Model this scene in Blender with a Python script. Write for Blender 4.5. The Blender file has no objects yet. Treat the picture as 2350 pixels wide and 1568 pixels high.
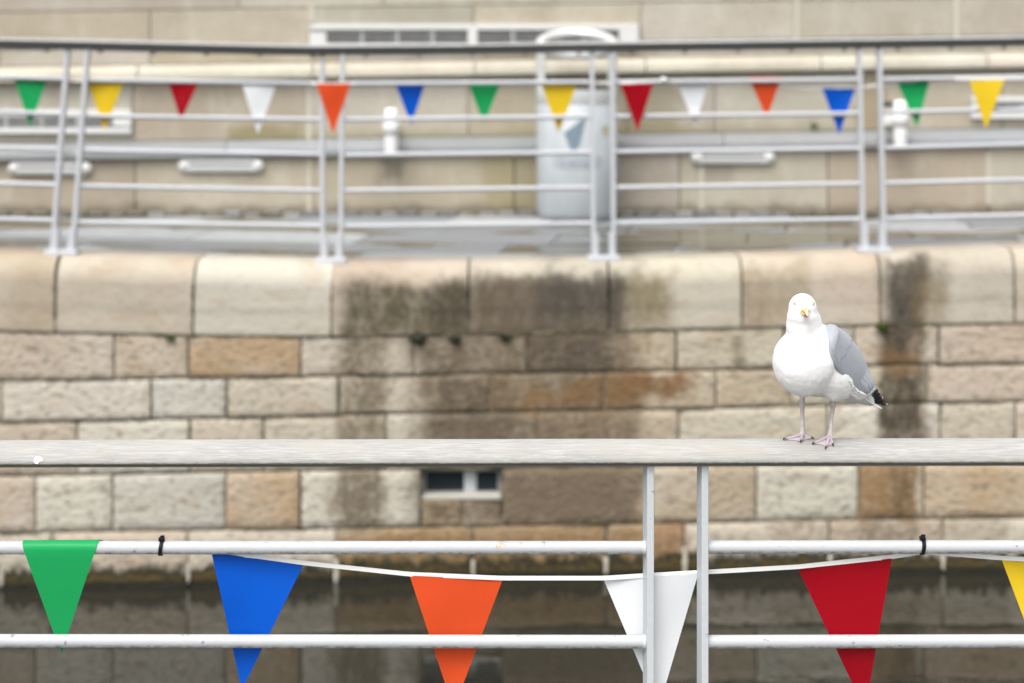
import bpy, math, random
import numpy as np
from mathutils import Vector, Matrix, noise as mnoise

random.seed(11)
PI = math.pi
scene = bpy.context.scene
COL = scene.collection

# ---------------------------------------------------------------- frame of reference
# water surface z = 0, camera looks along +Y.  U, V are measures on the photograph's
# 2350 x 1568 grid; the place is laid out by real distances D (metres along Y).
CAMZ = 3.278
HOR = 121.0            # row of the horizon (camera height)
K = 1.0426e-3 / 4.6
D0 = 4.60              # near railing and gull
DR = 12.20             # far railing (nominal)
DB = 15.54             # terrace wall


def P(u, v, d):
    return Vector(((u - 1175.0) * K * d, d, CAMZ - (v - HOR) * K * d))


# ---------------------------------------------------------------- camera
cd = bpy.data.cameras.new('camera')
cam = bpy.data.objects.new('camera', cd)
COL.objects.link(cam)
cam.location = (0, 0, CAMZ)
cam.rotation_euler = (PI / 2, 0, 0)
cd.sensor_width = 36.0
cd.lens = 18.0 / (1175.0 * K)
cd.shift_y = -(784.0 - HOR) / 2350.0
cd.clip_start = 0.05
cd.clip_end = 500
cd.dof.use_dof = True
cd.dof.focus_distance = 4.59
cd.dof.aperture_fstop = 2.7
cd.dof.aperture_blades = 0
scene.camera = cam

# ---------------------------------------------------------------- sky and sun (overcast)
SUN_EL, SUN_AZ = math.radians(60), math.radians(205)   # azimuth clockwise from +Y
w = bpy.data.worlds.new('World')
scene.world = w
w.use_nodes = True
wn = w.node_tree
wn.nodes.clear()
sky = wn.nodes.new('ShaderNodeTexSky')
sky.sky_type = 'NISHITA'
sky.sun_disc = False
sky.sun_elevation = SUN_EL
sky.sun_rotation = SUN_AZ
sky.dust_density = 6.0
sky.air_density = 1.0
hs = wn.nodes.new('ShaderNodeHueSaturation')
hs.inputs['Saturation'].default_value = 0.22
bg = wn.nodes.new('ShaderNodeBackground')
bg.inputs['Strength'].default_value = 0.15
wo = wn.nodes.new('ShaderNodeOutputWorld')
wn.links.new(sky.outputs[0], hs.inputs['Color'])
wn.links.new(hs.outputs[0], bg.inputs['Color'])
wn.links.new(bg.outputs[0], wo.inputs['Surface'])
sl = bpy.data.lights.new('sun', 'SUN')
sl.energy = 0.75
sl.angle = math.radians(60)
sl.color = (1.0, 0.97, 0.92)
sun = bpy.data.objects.new('sun', sl)
COL.objects.link(sun)
sdir = Vector((math.sin(SUN_AZ) * math.cos(SUN_EL), math.cos(SUN_AZ) * math.cos(SUN_EL), math.sin(SUN_EL)))
sun.rotation_euler = sdir.to_track_quat('Z', 'Y').to_euler()
sun.location = (0, 0, 20)

vs = scene.view_settings
vs.view_transform = 'Standard'
vs.look = 'None'
vs.exposure = 0.88
vs.gamma = 1.0
vs.use_curve_mapping = False
scene.cycles.use_denoising = True
scene.cycles.max_bounces = 4
scene.cycles.diffuse_bounces = 2
scene.cycles.glossy_bounces = 3
scene.cycles.transmission_bounces = 2
scene.cycles.caustics_reflective = False
scene.cycles.caustics_refractive = False

# ---------------------------------------------------------------- node helpers


def setin(nt, sock, v):
    if isinstance(v, bpy.types.NodeSocket):
        nt.links.new(v, sock)
    elif v is not None:
        if sock.type == 'RGBA' and len(v) == 3:
            v = (*v, 1)
        sock.default_value = v


def nd(nt, t, ins=None, **props):
    n = nt.nodes.new(t)
    for k, v in props.items():
        setattr(n, k, v)
    for k, v in (ins or {}).items():
        setin(nt, n.inputs[k], v)
    return n


def mth(nt, op, a, b=None, c=None, clamp=False):
    n = nt.nodes.new('ShaderNodeMath')
    n.operation = op
    n.use_clamp = clamp
    for i, v in enumerate((a, b, c)):
        if v is not None:
            setin(nt, n.inputs[i], v)
    return n.outputs[0]


def mix(nt, f, a, b, blend='MIX'):
    n = nt.nodes.new('ShaderNodeMix')
    n.data_type = 'RGBA'
    n.blend_type = blend
    setin(nt, n.inputs[0], f)
    setin(nt, n.inputs[6], a)
    setin(nt, n.inputs[7], b)
    return n.outputs[2]


def ramp(nt, v, lo, hi, a=0.0, b=1.0):
    n = nt.nodes.new('ShaderNodeMapRange')
    n.interpolation_type = 'SMOOTHSTEP'
    for i, x in enumerate((v, lo, hi, a, b)):
        setin(nt, n.inputs[i], x)
    return n.outputs[0]


def noise(nt, vec, scale, detail=4, rough=0.55, dist=0.0):
    n = nd(nt, 'ShaderNodeTexNoise', {'Vector': vec, 'Scale': scale, 'Detail': detail, 'Roughness': rough, 'Distortion': dist})
    return n.outputs['Fac']


def scaled(nt, vec, s):
    n = nd(nt, 'ShaderNodeMapping', {'Vector': vec, 'Scale': s})
    return n.outputs[0]


def bump(nt, h, strength, dist):
    return nd(nt, 'ShaderNodeBump', {'Height': h, 'Strength': strength, 'Distance': dist}).outputs[0]


def new_mat(name, base=(0.5, 0.5, 0.5), rough=0.6, **kw):
    m = bpy.data.materials.new(name)
    m.use_nodes = True
    nt = m.node_tree
    b = nt.nodes['Principled BSDF']
    setin(nt, b.inputs['Base Color'], base)
    setin(nt, b.inputs['Roughness'], rough)
    for k, v in kw.items():
        setin(nt, b.inputs[k], v)
    return m, nt, b


def wpos(nt):
    return nd(nt, 'ShaderNodeNewGeometry').outputs['Position']


def opos(nt):
    return nd(nt, 'ShaderNodeTexCoord').outputs['Object']


def xyz(nt, p):
    s = nd(nt, 'ShaderNodeSeparateXYZ', {0: p})
    return s.outputs


def box_mask(nt, X, Z, r, s):
    x0, x1, z0, z1 = r
    sx, sz = s
    a = ramp(nt, X, x0 - sx, x0 + sx)
    b = ramp(nt, X, x1 - sx, x1 + sx, 1.0, 0.0)
    c = ramp(nt, Z, z0 - sz, z0 + sz)
    d = ramp(nt, Z, z1 - sz, z1 + sz, 1.0, 0.0)
    return mth(nt, 'MULTIPLY', mth(nt, 'MULTIPLY', a, b), mth(nt, 'MULTIPLY', c, d))


KW = K * 12.0


def uvbox(u0, u1, v0, v1, k=KW):
    return ((u0 - 1175) * k, (u1 - 1175) * k, CAMZ - (v1 - HOR) * k, CAMZ - (v0 - HOR) * k)


# ---------------------------------------------------------------- materials
# stains on the quay wall: (u0,u1,v0,v1), colour, strength, soft (m), blotchiness
STAINS = [
    ((790, 1085, 640, 775), (0.115, 0.105, 0.060), 0.90, 0.07, 0.65),
    ((985, 1085, 640, 775), (0.085, 0.075, 0.050), 0.75, 0.05, 0.6),
    ((1085, 1440, 636, 778), (0.135, 0.110, 0.078), 0.95, 0.05, 0.22),
    ((1230, 1460, 625, 730), (0.075, 0.070, 0.062), 0.75, 0.10, 0.7),
    ((1440, 1545, 640, 755), (0.24, 0.205, 0.11), 0.75, 0.06, 0.6),
    ((950, 1470, 765, 1210), (0.185, 0.148, 0.098), 0.82, 0.12, 0.5),
    ((1010, 1180, 860, 1010), (0.14, 0.112, 0.078), 0.7, 0.06, 0.7),
    ((780, 890, 765, 1210), (0.18, 0.15, 0.09), 0.75, 0.06, 0.8),
    ((1205, 1410, 768, 862), (0.105, 0.090, 0.070), 0.78, 0.05, 0.6),
    ((1200, 1340, 900, 946), (0.26, 0.16, 0.07), 0.80, 0.04, 0.7),
    ((1300, 1480, 876, 946), (0.23, 0.145, 0.065), 0.86, 0.05, 0.6),
    ((1400, 1575, 858, 920), (0.25, 0.15, 0.06), 0.80, 0.04, 0.7),
    ((1130, 1240, 865, 945), (0.28, 0.19, 0.09), 0.45, 0.05, 1.0),
    ((1440, 1600, 850, 900), (0.24, 0.12, 0.04), 0.6, 0.05, 1.0),
    ((985, 1170, 950, 1080), (0.17, 0.14, 0.105), 0.7, 0.06, 0.6),
    ((1160, 1475, 1075, 1205), (0.21, 0.17, 0.125), 0.85, 0.05, 0.5),
    ((760, 880, 1070, 1200), (0.20, 0.17, 0.12), 0.50, 0.06, 1.0),
    ((780, 1500, 1215, 1330), (0.30, 0.20, 0.085), 0.85, 0.06, 0.6),
    ((1500, 1580, 1200, 1330), (0.29, 0.15, 0.055), 0.65, 0.03, 0.9),
    ((2045, 2135, 610, 770), (0.042, 0.037, 0.032), 0.97, 0.045, 0.35),
    ((2020, 2185, 600, 700), (0.13, 0.11, 0.08), 0.50, 0.06, 0.9),
    ((2110, 2190, 650, 745), (0.28, 0.22, 0.11), 0.50, 0.06, 0.9),
    ((2030, 2140, 740, 1080), (0.15, 0.12, 0.08), 0.80, 0.05, 0.6),
    ((2042, 2100, 755, 865), (0.085, 0.070, 0.052), 0.92, 0.03, 0.4),
    ((2025, 2125, 800, 870), (0.27, 0.165, 0.07), 0.62, 0.04, 0.9),
    ((2030, 2128, 870, 985), (0.085, 0.070, 0.048), 0.88, 0.03, 0.8),
    ((2035, 2120, 980, 1075), (0.10, 0.085, 0.055), 0.72, 0.05, 1.0),
    ((1975, 2115, 1075, 1205), (0.33, 0.215, 0.10), 0.85, 0.02, 0.4),
    ((2050, 2110, 1075, 1205), (0.12, 0.085, 0.050), 0.55, 0.04, 1.0),
    ((1710, 1770, 610, 745), (0.24, 0.195, 0.10), 0.60, 0.05, 0.9),
    ((1770, 1860, 600, 740), (0.30, 0.27, 0.16), 0.45, 0.05, 0.9),
    ((1690, 1720, 755, 850), (0.17, 0.135, 0.085), 0.60, 0.03, 0.9),
    ((1550, 1600, 880, 950), (0.30, 0.19, 0.09), 0.45, 0.04, 0.9),
    ((1770, 2330, 1190, 1260), (0.24, 0.19, 0.12), 0.35, 0.06, 1.0),
    ((1980, 2130, 1195, 1260), (0.15, 0.125, 0.085), 0.5, 0.06, 1.0),
]


def stone_mat(name, stains=(), rough_face=1.0, mortar=False):
    m, nt, b = new_mat(name, rough=0.88)
    pos = wpos(nt)
    if mortar:
        base = mix(nt, ramp(nt, noise(nt, scaled(nt, pos, (1, 1, 2.5)), 4, 5), 0.40, 0.62), (0.05, 0.047, 0.03), (0.22, 0.185, 0.125))
    else:
        base = nd(nt, 'ShaderNodeObjectInfo').outputs['Color']
        rnd = nd(nt, 'ShaderNodeObjectInfo').outputs['Random']
        off = nd(nt, 'ShaderNodeCombineXYZ', {0: mth(nt, 'MULTIPLY', rnd, 31.0), 1: 0.0, 2: mth(nt, 'MULTIPLY', rnd, 57.0)})
        pp = nd(nt, 'ShaderNodeVectorMath', {0: pos, 1: off.outputs[0]}, operation='ADD').outputs[0]
        # broad tone drift, iron bands, pits, speckle
        n1 = noise(nt, pp, 2.2, 3)
        base = mix(nt, ramp(nt, n1, 0.3, 0.72, 0.0, 0.5), base, (0.52, 0.485, 0.405))
        n2 = noise(nt, scaled(nt, pp, (1.5, 1, 3.5)), 2.4, 4, 0.6, 0.6)
        base = mix(nt, ramp(nt, n2, 0.52, 0.75, 0.0, 0.42), base, (0.32, 0.20, 0.105))
        pit = noise(nt, scaled(nt, pp, (1, 1, 1.4)), 21, 3, 0.6)
        pitm = ramp(nt, pit, 0.53, 0.70)
        base = mix(nt, mth(nt, 'MULTIPLY', pitm, 0.65 * rough_face), base, (0.155, 0.135, 0.095))
        sp = noise(nt, pp, 85, 2)
        base = mix(nt, ramp(nt, sp, 0.35, 0.7, 0.0, 0.16), base, (0.24, 0.20, 0.15))
    if True:
        w1 = noise(nt, pos, 3.0, 4, 0.6)
        w2 = noise(nt, pos, 9.0, 4, 0.65)
        warp = mth(nt, 'ADD', mth(nt, 'MULTIPLY', mth(nt, 'SUBTRACT', w1, 0.5), 0.26),
                   mth(nt, 'MULTIPLY', mth(nt, 'SUBTRACT', w2, 0.5), 0.16))
        X, Y, Z = xyz(nt, pos)
        X = mth(nt, 'ADD', X, mth(nt, 'MULTIPLY', warp, 0.6))
        Z2 = mth(nt, 'ADD', Z, warp)
        blot = ramp(nt, mth(nt, 'ADD', mth(nt, 'MULTIPLY', noise(nt, scaled(nt, pos, (2.0, 1, 0.8)), 7.0, 5, 0.75), 0.62),
                            mth(nt, 'MULTIPLY', noise(nt, scaled(nt, pos, (1.3, 1, 1.0)), 24.0, 3, 0.7), 0.38)), 0.40, 0.56)
        for r, c, s, soft, bl in stains:
            k = box_mask(nt, X, Z2, uvbox(*r), (soft, soft))
            f = mth(nt, 'MULTIPLY', k, mth(nt, 'ADD', min(0.97, s * 1.12) * (1 - 0.6 * bl), mth(nt, 'MULTIPLY', blot, min(0.97, s * 1.12) * 0.6 * bl)))
            base = mix(nt, f, base, (c[0] * 0.66, c[1] * 0.605, c[2] * 0.54))
        # weed and slime just above the water
        w3 = noise(nt, scaled(nt, pos, (1, 1, 0.4)), 15, 5, 0.72)
        h = mth(nt, 'ADD', Z, mth(nt, 'MULTIPLY', mth(nt, 'SUBTRACT', w3, 0.5), 0.27))
        base = mix(nt, ramp(nt, h, 0.170, 0.085), base, (0.016, 0.016, 0.005))
        base = mix(nt, ramp(nt, h, 0.085, 0.060, 0, 0.8), base, (0.075, 0.050, 0.010))
        base = mix(nt, ramp(nt, Z, 0.045, 0.025), base, (0.010, 0.009, 0.003))
    setin(nt, b.inputs['Base Color'], base)
    hgt = noise(nt, scaled(nt, pos, (1, 1, 1.4)), 21, 3, 0.6) if mortar else mth(nt, 'SUBTRACT', 1.0, pit)
    setin(nt, b.inputs['Normal'], bump(nt, hgt, 0.6 * rough_face, 0.03))
    return m


M_mortar = stone_mat('mossy_mortar', (), 0.8, mortar=True)
_stone_cache = {}


def stone_for(u0, u1, v0, v1, rough_face, name):
    """the stone material with just those stains that run over this block."""
    m = 45
    key = (name,) + tuple(i for i, (r, *_x) in enumerate(STAINS) if r[0] - m < u1 and r[1] + m > u0 and r[2] - m < v1 and r[3] + m > v0)
    if key not in _stone_cache:
        _stone_cache[key] = stone_mat(name, [STAINS[i] for i in key[1:]], rough_face)
    return _stone_cache[key]




def terrace_mat(name):
    m, nt, b = new_mat(name, rough=0.85)
    pos = wpos(nt)
    oi = nd(nt, 'ShaderNodeObjectInfo')
    base = oi.outputs['Color']
    n1 = noise(nt, scaled(nt, pos, (0.8, 1, 1.2)), 1.9, 4, 0.6)
    base = mix(nt, ramp(nt, n1, 0.35, 0.75, 0, 0.5), base, (0.26, 0.22, 0.16))
    n2 = noise(nt, scaled(nt, pos, (1.6, 1, 0.5)), 3.1, 4, 0.6)
    base = mix(nt, ramp(nt, n2, 0.5, 0.8, 0, 0.5), base, (0.53, 0.50, 0.43))
    sp = noise(nt, pos, 40, 4)
    base = mix(nt, ramp(nt, sp, 0.4, 0.75, 0, 0.25), base, (0.22, 0.19, 0.13))
    X, Y, Z = xyz(nt, pos)
    wv = mth(nt, 'MULTIPLY', mth(nt, 'SUBTRACT', noise(nt, pos, 5, 4, 0.6), 0.5), 0.3)
    Xw = mth(nt, 'ADD', X, wv)
    Zw = mth(nt, 'ADD', Z, mth(nt, 'MULTIPLY', wv, 0.6))
    kb = K * 15.45
    for r, c, s, soft in [((520, 700, 290, 335), (0.20, 0.175, 0.07), 0.75, 0.06),
                          ((690, 1240, 300, 330), (0.24, 0.21, 0.10), 0.6, 0.06),
                          ((1420, 1560, 190, 330), (0.22, 0.195, 0.11), 0.6, 0.08),
                          ((1420, 1950, 285, 325), (0.23, 0.20, 0.11), 0.6, 0.06),
                          ((1110, 1250, 350, 495), (0.27, 0.235, 0.12), 0.65, 0.08),
                          ((870, 930, 360, 410), (0.14, 0.125, 0.09), 0.7, 0.05),
                          ((1960, 2035, 180, 320), (0.26, 0.20, 0.11), 0.6, 0.05),
                          ((1600, 1680, 370, 420), (0.20, 0.18, 0.13), 0.45, 0.05),
                          ((-400, 2800, 470, 500), (0.13, 0.105, 0.07), 0.8, 0.05)]:
        base = mix(nt, mth(nt, 'MULTIPLY', box_mask(nt, Xw, Zw, uvbox(*r, k=kb), (soft, soft)), s), base, c)
    setin(nt, b.inputs['Base Color'], base)
    setin(nt, b.inputs['Normal'], bump(nt, noise(nt, pos, 30, 5, 0.6), 0.35, 0.015))
    return m


M_terrace = terrace_mat('terrace_ashlar')


def ledge_mat():
    m, nt, b = new_mat('grey_ledge_stone', rough=0.8)
    p = wpos(nt)
    c = nd(nt, 'ShaderNodeObjectInfo').outputs['Color']
    c = mix(nt, ramp(nt, noise(nt, scaled(nt, p, (1, 1, 2)), 3.5, 5, 0.6), 0.35, 0.7, 0, 0.6), c, (0.20, 0.21, 0.215))
    setin(nt, b.inputs['Base Color'], c)
    return m


M_ledge = ledge_mat()


def paint_mat(name, base, rough=0.42, dirt=0.5, spots=True):
    """Thick pale marine paint with grime, chips and a rust bloom."""
    m, nt, b = new_mat(name, rough=rough)
    b.inputs['Specular IOR Level'].default_value = 0.3
    p = wpos(nt)
    c = mix(nt, ramp(nt, noise(nt, scaled(nt, p, (2.5, 2.5, 9)), 9, 4), 0.3, 0.75, 0, 0.28), base, tuple(x * 0.82 for x in base))
    gr = noise(nt, p, 60, 4, 0.65)
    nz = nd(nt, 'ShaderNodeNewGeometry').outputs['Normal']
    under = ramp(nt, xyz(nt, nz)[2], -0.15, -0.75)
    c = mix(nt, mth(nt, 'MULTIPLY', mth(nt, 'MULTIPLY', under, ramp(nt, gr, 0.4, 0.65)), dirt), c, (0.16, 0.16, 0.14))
    if spots:
        ch = noise(nt, p, 34, 3, 0.5)
        chm = mth(nt, 'MULTIPLY', ramp(nt, ch, 0.66, 0.69), ramp(nt, noise(nt, p, 170, 2), 0.45, 0.55))
        c = mix(nt, mth(nt, 'MULTIPLY', chm, 0.65), c, (0.10, 0.115, 0.12))
        d = nd(nt, 'ShaderNodeVectorMath', {0: scaled(nt, p, (0.62, 1, 1.25)), 1: P(1148, 1253, D0 - 0.015) * Vector((0.62, 1, 1.25))}, operation='DISTANCE').outputs['Value']
        rm = mth(nt, 'MULTIPLY', ramp(nt, d, 0.014, 0.006), ramp(nt, noise(nt, p, 260, 3), 0.47, 0.56))
        c = mix(nt, mth(nt, 'MULTIPLY', rm, 0.85), c, (0.50, 0.23, 0.05))
    setin(nt, b.inputs['Base Color'], c)
    setin(nt, b.inputs['Normal'], bump(nt, noise(nt, p, 70, 3), 0.10, 0.004))
    return m


M_tube = paint_mat('pale_grey_marine_paint', (0.43, 0.445, 0.46), 0.42, 0.8)
M_post = paint_mat('pale_grey_post_paint', (0.47, 0.495, 0.51), 0.5, 0.6)
M_ftube = paint_mat('far_rail_paint', (0.48, 0.495, 0.52), 0.5, 0.3, False)


def wood_mat(name, light, dark, algae=1.0, lo=0.12, hi=-0.55):
    m, nt, b = new_mat(name, rough=0.72)
    p = wpos(nt)
    X, Y, Z = xyz(nt, p)
    wob = noise(nt, scaled(nt, p, (1.6, 22, 22)), 1.0, 4, 0.6, 0.8)
    g = noise(nt, scaled(nt, p, (16, 250, 250)), 1.0, 4, 0.62, 0.5)
    g2 = noise(nt, scaled(nt, p, (60, 620, 620)), 1.0, 3, 0.6, 0.3)
    blot = noise(nt, scaled(nt, p, (5, 14, 14)), 1.0, 4, 0.6)
    c = mix(nt, ramp(nt, g, 0.34, 0.70), dark, light)
    c = mix(nt, ramp(nt, g2, 0.50, 0.72, 0, 0.5), c, tuple(x * 0.62 for x in light))
    c = mix(nt, ramp(nt, blot, 0.45, 0.68, 0, 0.8), c, (light[0] * 0.86, light[1] * 0.84, light[2] * 0.77))
    c = mix(nt, ramp(nt, wob, 0.55, 0.7, 0, 0.35), c, tuple(min(0.85, x * 1.18) for x in light))
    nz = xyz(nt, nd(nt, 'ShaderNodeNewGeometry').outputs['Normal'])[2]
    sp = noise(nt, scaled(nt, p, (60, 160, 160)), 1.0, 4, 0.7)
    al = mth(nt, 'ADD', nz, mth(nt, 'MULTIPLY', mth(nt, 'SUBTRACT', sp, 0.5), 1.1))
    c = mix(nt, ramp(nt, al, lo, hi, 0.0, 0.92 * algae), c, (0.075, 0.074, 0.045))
    setin(nt, b.inputs['Base Color'], c)
    setin(nt, b.inputs['Normal'], bump(nt, mth(nt, 'ADD', g, mth(nt, 'MULTIPLY', g2, 0.6)), 0.28, 0.003))
    return m


M_wood = wood_mat('silvered_teak', (0.37, 0.365, 0.35), (0.265, 0.262, 0.25))
M_fwood = wood_mat('dark_weathered_rail', (0.50, 0.50, 0.50), (0.36, 0.36, 0.35), 0.0)
M_fdark = new_mat('dark_weathered_wood', (0.035, 0.038, 0.036), 0.8)[0]
M_bar = new_mat('dark_grey_bar', (0.16, 0.165, 0.17), 0.55)[0]


def vinyl(name, c, rough=0.38):
    m, nt, b = new_mat(name, c, rough)
    b.inputs['Specular IOR Level'].default_value = 0.2
    p = opos(nt)
    setin(nt, b.inputs['Normal'], bump(nt, noise(nt, p, 14, 2), 0.06, 0.01))
    cc = mix(nt, ramp(nt, noise(nt, p, 22, 3), 0.4, 0.75, 0, 0.10), c, tuple(x * 0.8 for x in c))
    setin(nt, b.inputs['Base Color'], cc)
    out = nt.nodes['Material Output']
    tr = nd(nt, 'ShaderNodeBsdfTranslucent', {'Color': c})
    ms = nd(nt, 'ShaderNodeMixShader', {0: 0.22})
    nt.links.new(b.outputs[0], ms.inputs[1])
    nt.links.new(tr.outputs[0], ms.inputs[2])
    nt.links.new(ms.outputs[0], out.inputs['Surface'])
    return m


FLAG = {
    'green': vinyl('green_vinyl', (0.012, 0.36, 0.105)),
    'yellow': vinyl('yellow_vinyl', (0.78, 0.55, 0.022)),
    'red': vinyl('red_vinyl', (0.34, 0.0, 0.008)),
    'white': vinyl('white_vinyl', (0.78, 0.80, 0.82)),
    'orange': vinyl('orange_vinyl', (0.70, 0.082, 0.020)),
    'blue': vinyl('blue_vinyl', (0.0, 0.095, 0.56)),
}
M_tape = new_mat('white_woven_tape', (0.80, 0.80, 0.79), 0.8)[0]
M_black = new_mat('black_nylon', (0.006, 0.007, 0.010), 0.5)[0]
M_black.node_tree.nodes['Principled BSDF'].inputs['Specular IOR Level'].default_value = 0.15
M_white = new_mat('white_powder_coat', (0.60, 0.605, 0.59), 0.5)[0]
M_wpost = new_mat('white_plastic', (0.84, 0.84, 0.83), 0.35)[0]
M_slat = new_mat('grey_louvre_metal', (0.24, 0.245, 0.25), 0.5)[0]
M_slat2 = new_mat('pale_louvre_metal', (0.37, 0.375, 0.375), 0.5)[0]
M_dark = new_mat('dark_void', (0.05, 0.052, 0.05), 0.8)[0]
M_silver = new_mat('brushed_fitting', (0.55, 0.56, 0.56), 0.4, Metallic=0.3)[0]


def bin_mat(name, base):
    m, nt, b = new_mat(name, base, 0.45)
    p = wpos(nt)
    c = mix(nt, ramp(nt, noise(nt, scaled(nt, p, (3, 3, 1)), 4, 4), 0.35, 0.75, 0, 0.45), base, tuple(x * 0.75 for x in base))
    setin(nt, b.inputs['Base Color'], c)
    return m


M_bin = bin_mat('blue_grey_bin_shell', (0.395, 0.425, 0.445))
M_bin2 = bin_mat('pale_grey_bin_rim', (0.58, 0.61, 0.59))
M_hood = new_mat('polished_hood', (0.70, 0.71, 0.71), 0.28, Metallic=0.25)[0]
M_print = new_mat('slate_print', (0.17, 0.23, 0.28), 0.5)[0]
M_printl = new_mat('pale_print', (0.52, 0.58, 0.62), 0.5)[0]
M_rustlock = new_mat('brass_lock', (0.45, 0.33, 0.12), 0.5)[0]


def moss_mat():
    m, nt, b = new_mat('moss', rough=0.9)
    c = mix(nt, noise(nt, opos(nt), 60, 3), (0.010, 0.020, 0.002), (0.07, 0.11, 0.008))
    setin(nt, b.inputs['Base Color'], c)
    return m


M_moss = moss_mat()


def joint_mat():
    m, nt, b = new_mat('mossy_joint', rough=0.9)
    c = mix(nt, ramp(nt, noise(nt, wpos(nt), 9, 4, 0.6), 0.35, 0.65), (0.028, 0.030, 0.014), (0.17, 0.15, 0.10))
    setin(nt, b.inputs['Base Color'], c)
    return m


M_joint = joint_mat()
M_mossd = new_mat('dark_weed', (0.018, 0.020, 0.008), 0.9)[0]
M_lime = new_mat('pale_lime_mortar', (0.50, 0.47, 0.38), 0.9)[0]
M_lime2 = new_mat('cream_pointing', (0.50, 0.465, 0.385), 0.9)[0]


def water_mat():
    m, nt, b = new_mat('harbour_water', (0.018, 0.018, 0.014), 0.015, IOR=1.36)
    p = wpos(nt)
    h = mth(nt, 'ADD', noise(nt, scaled(nt, p, (1.0, 2.2, 1)), 2.4, 3, 0.5), mth(nt, 'MULTIPLY', noise(nt, p, 11, 2), 0.25))
    setin(nt, b.inputs['Normal'], bump(nt, h, 0.028, 0.05))
    return m


M_water = water_mat()


def slab_mat():
    m, nt, b = new_mat('wet_paving', rough=0.6)
    p = wpos(nt)
    base = nd(nt, 'ShaderNodeObjectInfo').outputs['Color']
    rnd = nd(nt, 'ShaderNodeObjectInfo').outputs['Random']
    base = mix(nt, ramp(nt, noise(nt, p, 7, 5, 0.6), 0.3, 0.75, 0, 0.4), base, (0.16, 0.16, 0.15))
    wet = noise(nt, scaled(nt, p, (0.5, 0.8, 1)), 1.3, 3, 0.5)
    wet = mth(nt, 'ADD', wet, mth(nt, 'MULTIPLY', mth(nt, 'SUBTRACT', rnd, 0.5), 0.10))
    wm = ramp(nt, wet, 0.51, 0.55)
    base = mix(nt, wm, base, (0.085, 0.078, 0.056))
    setin(nt, b.inputs['Base Color'], base)
    setin(nt, b.inputs['Roughness'], mth(nt, 'SUBTRACT', 0.62, mth(nt, 'MULTIPLY', wm, 0.50)))
    setin(nt, b.inputs['Normal'], bump(nt, noise(nt, p, 40, 4), 0.10, 0.006))
    return m


M_slab = slab_mat()


def glass_mat():
    m, nt, b = new_mat('dark_window_glass', (0.010, 0.020, 0.026), 0.08)
    return m


M_glass = glass_mat()
M_curtain = new_mat('pale_blind', (0.52, 0.55, 0.56), 0.8)[0]
M_sill = new_mat('pale_concrete_sill', (0.42, 0.41, 0.36), 0.85)[0]

# ---------------------------------------------------------------- object helpers


def mesh_obj(name, verts, faces, mat, parent=None, smooth=False, color=None):
    me = bpy.data.meshes.new(name)
    me.from_pydata([tuple(v) for v in verts], [], faces)
    mats = mat if isinstance(mat, (list, tuple)) else [mat]
    for mm in mats:
        me.materials.append(mm)
    if smooth:
        me.polygons.foreach_set('use_smooth', [True] * len(me.polygons))
    me.update()
    o = bpy.data.objects.new(name, me)
    COL.objects.link(o)
    if parent is not None:
        o.parent = parent
        o.matrix_parent_inverse = Matrix.Translation(-parent.location)
    if color is not None:
        o.color = (*color, 1.0)
    return o


def thing(name, label, cat, loc, group=None):
    o = bpy.data.objects.new(name, None)
    o.empty_display_size = 0.05
    o.location = loc
    COL.objects.link(o)
    tag(o, label, cat, group)
    return o


def tag(o, label=None, cat=None, group=None, kind=None):
    if label:
        o['label'] = label
    if cat:
        o['category'] = cat
    if group:
        o['group'] = group
    if kind:
        o['kind'] = kind
    return o


def hexa(c8):
    """box from 8 corners: bottom 4 then top 4 (each loop same order)."""
    return list(c8), [(0, 3, 2, 1), (4, 5, 6, 7), (0, 1, 5, 4), (1, 2, 6, 5), (2, 3, 7, 6), (3, 0, 4, 7)]


def cbox(x0, x1, y0, y1, z0, z1):
    return hexa([(x0, y0, z0), (x1, y0, z0), (x1, y1, z0), (x0, y1, z0), (x0, y0, z1), (x1, y0, z1), (x1, y1, z1), (x0, y1, z1)])


def merge(parts):
    V, F = [], []
    for v, f in parts:
        o = len(V)
        V += [tuple(x) for x in v]
        F += [tuple(i + o for i in q) for q in f]
    return V, F


def bevel_box(x0, x1, y0, y1, z0, z1, b):
    """box with chamfered edges along every side (24 verts)."""
    V = []
    idx = {}
    for sx in (0, 1):
        for sy in (0, 1):
            for sz in (0, 1):
                c = (x1 if sx else x0, y1 if sy else y0, z1 if sz else z0)
                d = (-b if sx else b, -b if sy else b, -b if sz else b)
                for a in range(3):
                    p = list(c)
                    for q in range(3):
                        if q != a:
                            p[q] += d[q]
                    idx[(sx, sy, sz, a)] = len(V)
                    V.append(tuple(p))
    F = []

    def g(s, a):
        return idx[(s[0], s[1], s[2], a)]
    for a in range(3):
        o = [q for q in range(3) if q != a]
        for s in (0, 1):
            loop = []
            for p, q in ((0, 0), (1, 0), (1, 1), (0, 1)):
                k = [0, 0, 0]
                k[a] = s
                k[o[0]] = p
                k[o[1]] = q
                loop.append(g(k, a))
            F.append(tuple(loop))
    for a in range(3):           # edges parallel to axis a
        o = [q for q in range(3) if q != a]
        for p in (0, 1):
            for q in (0, 1):
                k0 = [0, 0, 0]
                k1 = [0, 0, 0]
                k0[o[0]] = k1[o[0]] = p
                k0[o[1]] = k1[o[1]] = q
                k1[a] = 1
                F.append((g(k0, o[0]), g(k1, o[0]), g(k1, o[1]), g(k0, o[1])))
    for sx in (0, 1):
        for sy in (0, 1):
            for sz in (0, 1):
                F.append((g((sx, sy, sz), 0), g((sx, sy, sz), 1), g((sx, sy, sz), 2)))
    return V, F


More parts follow.
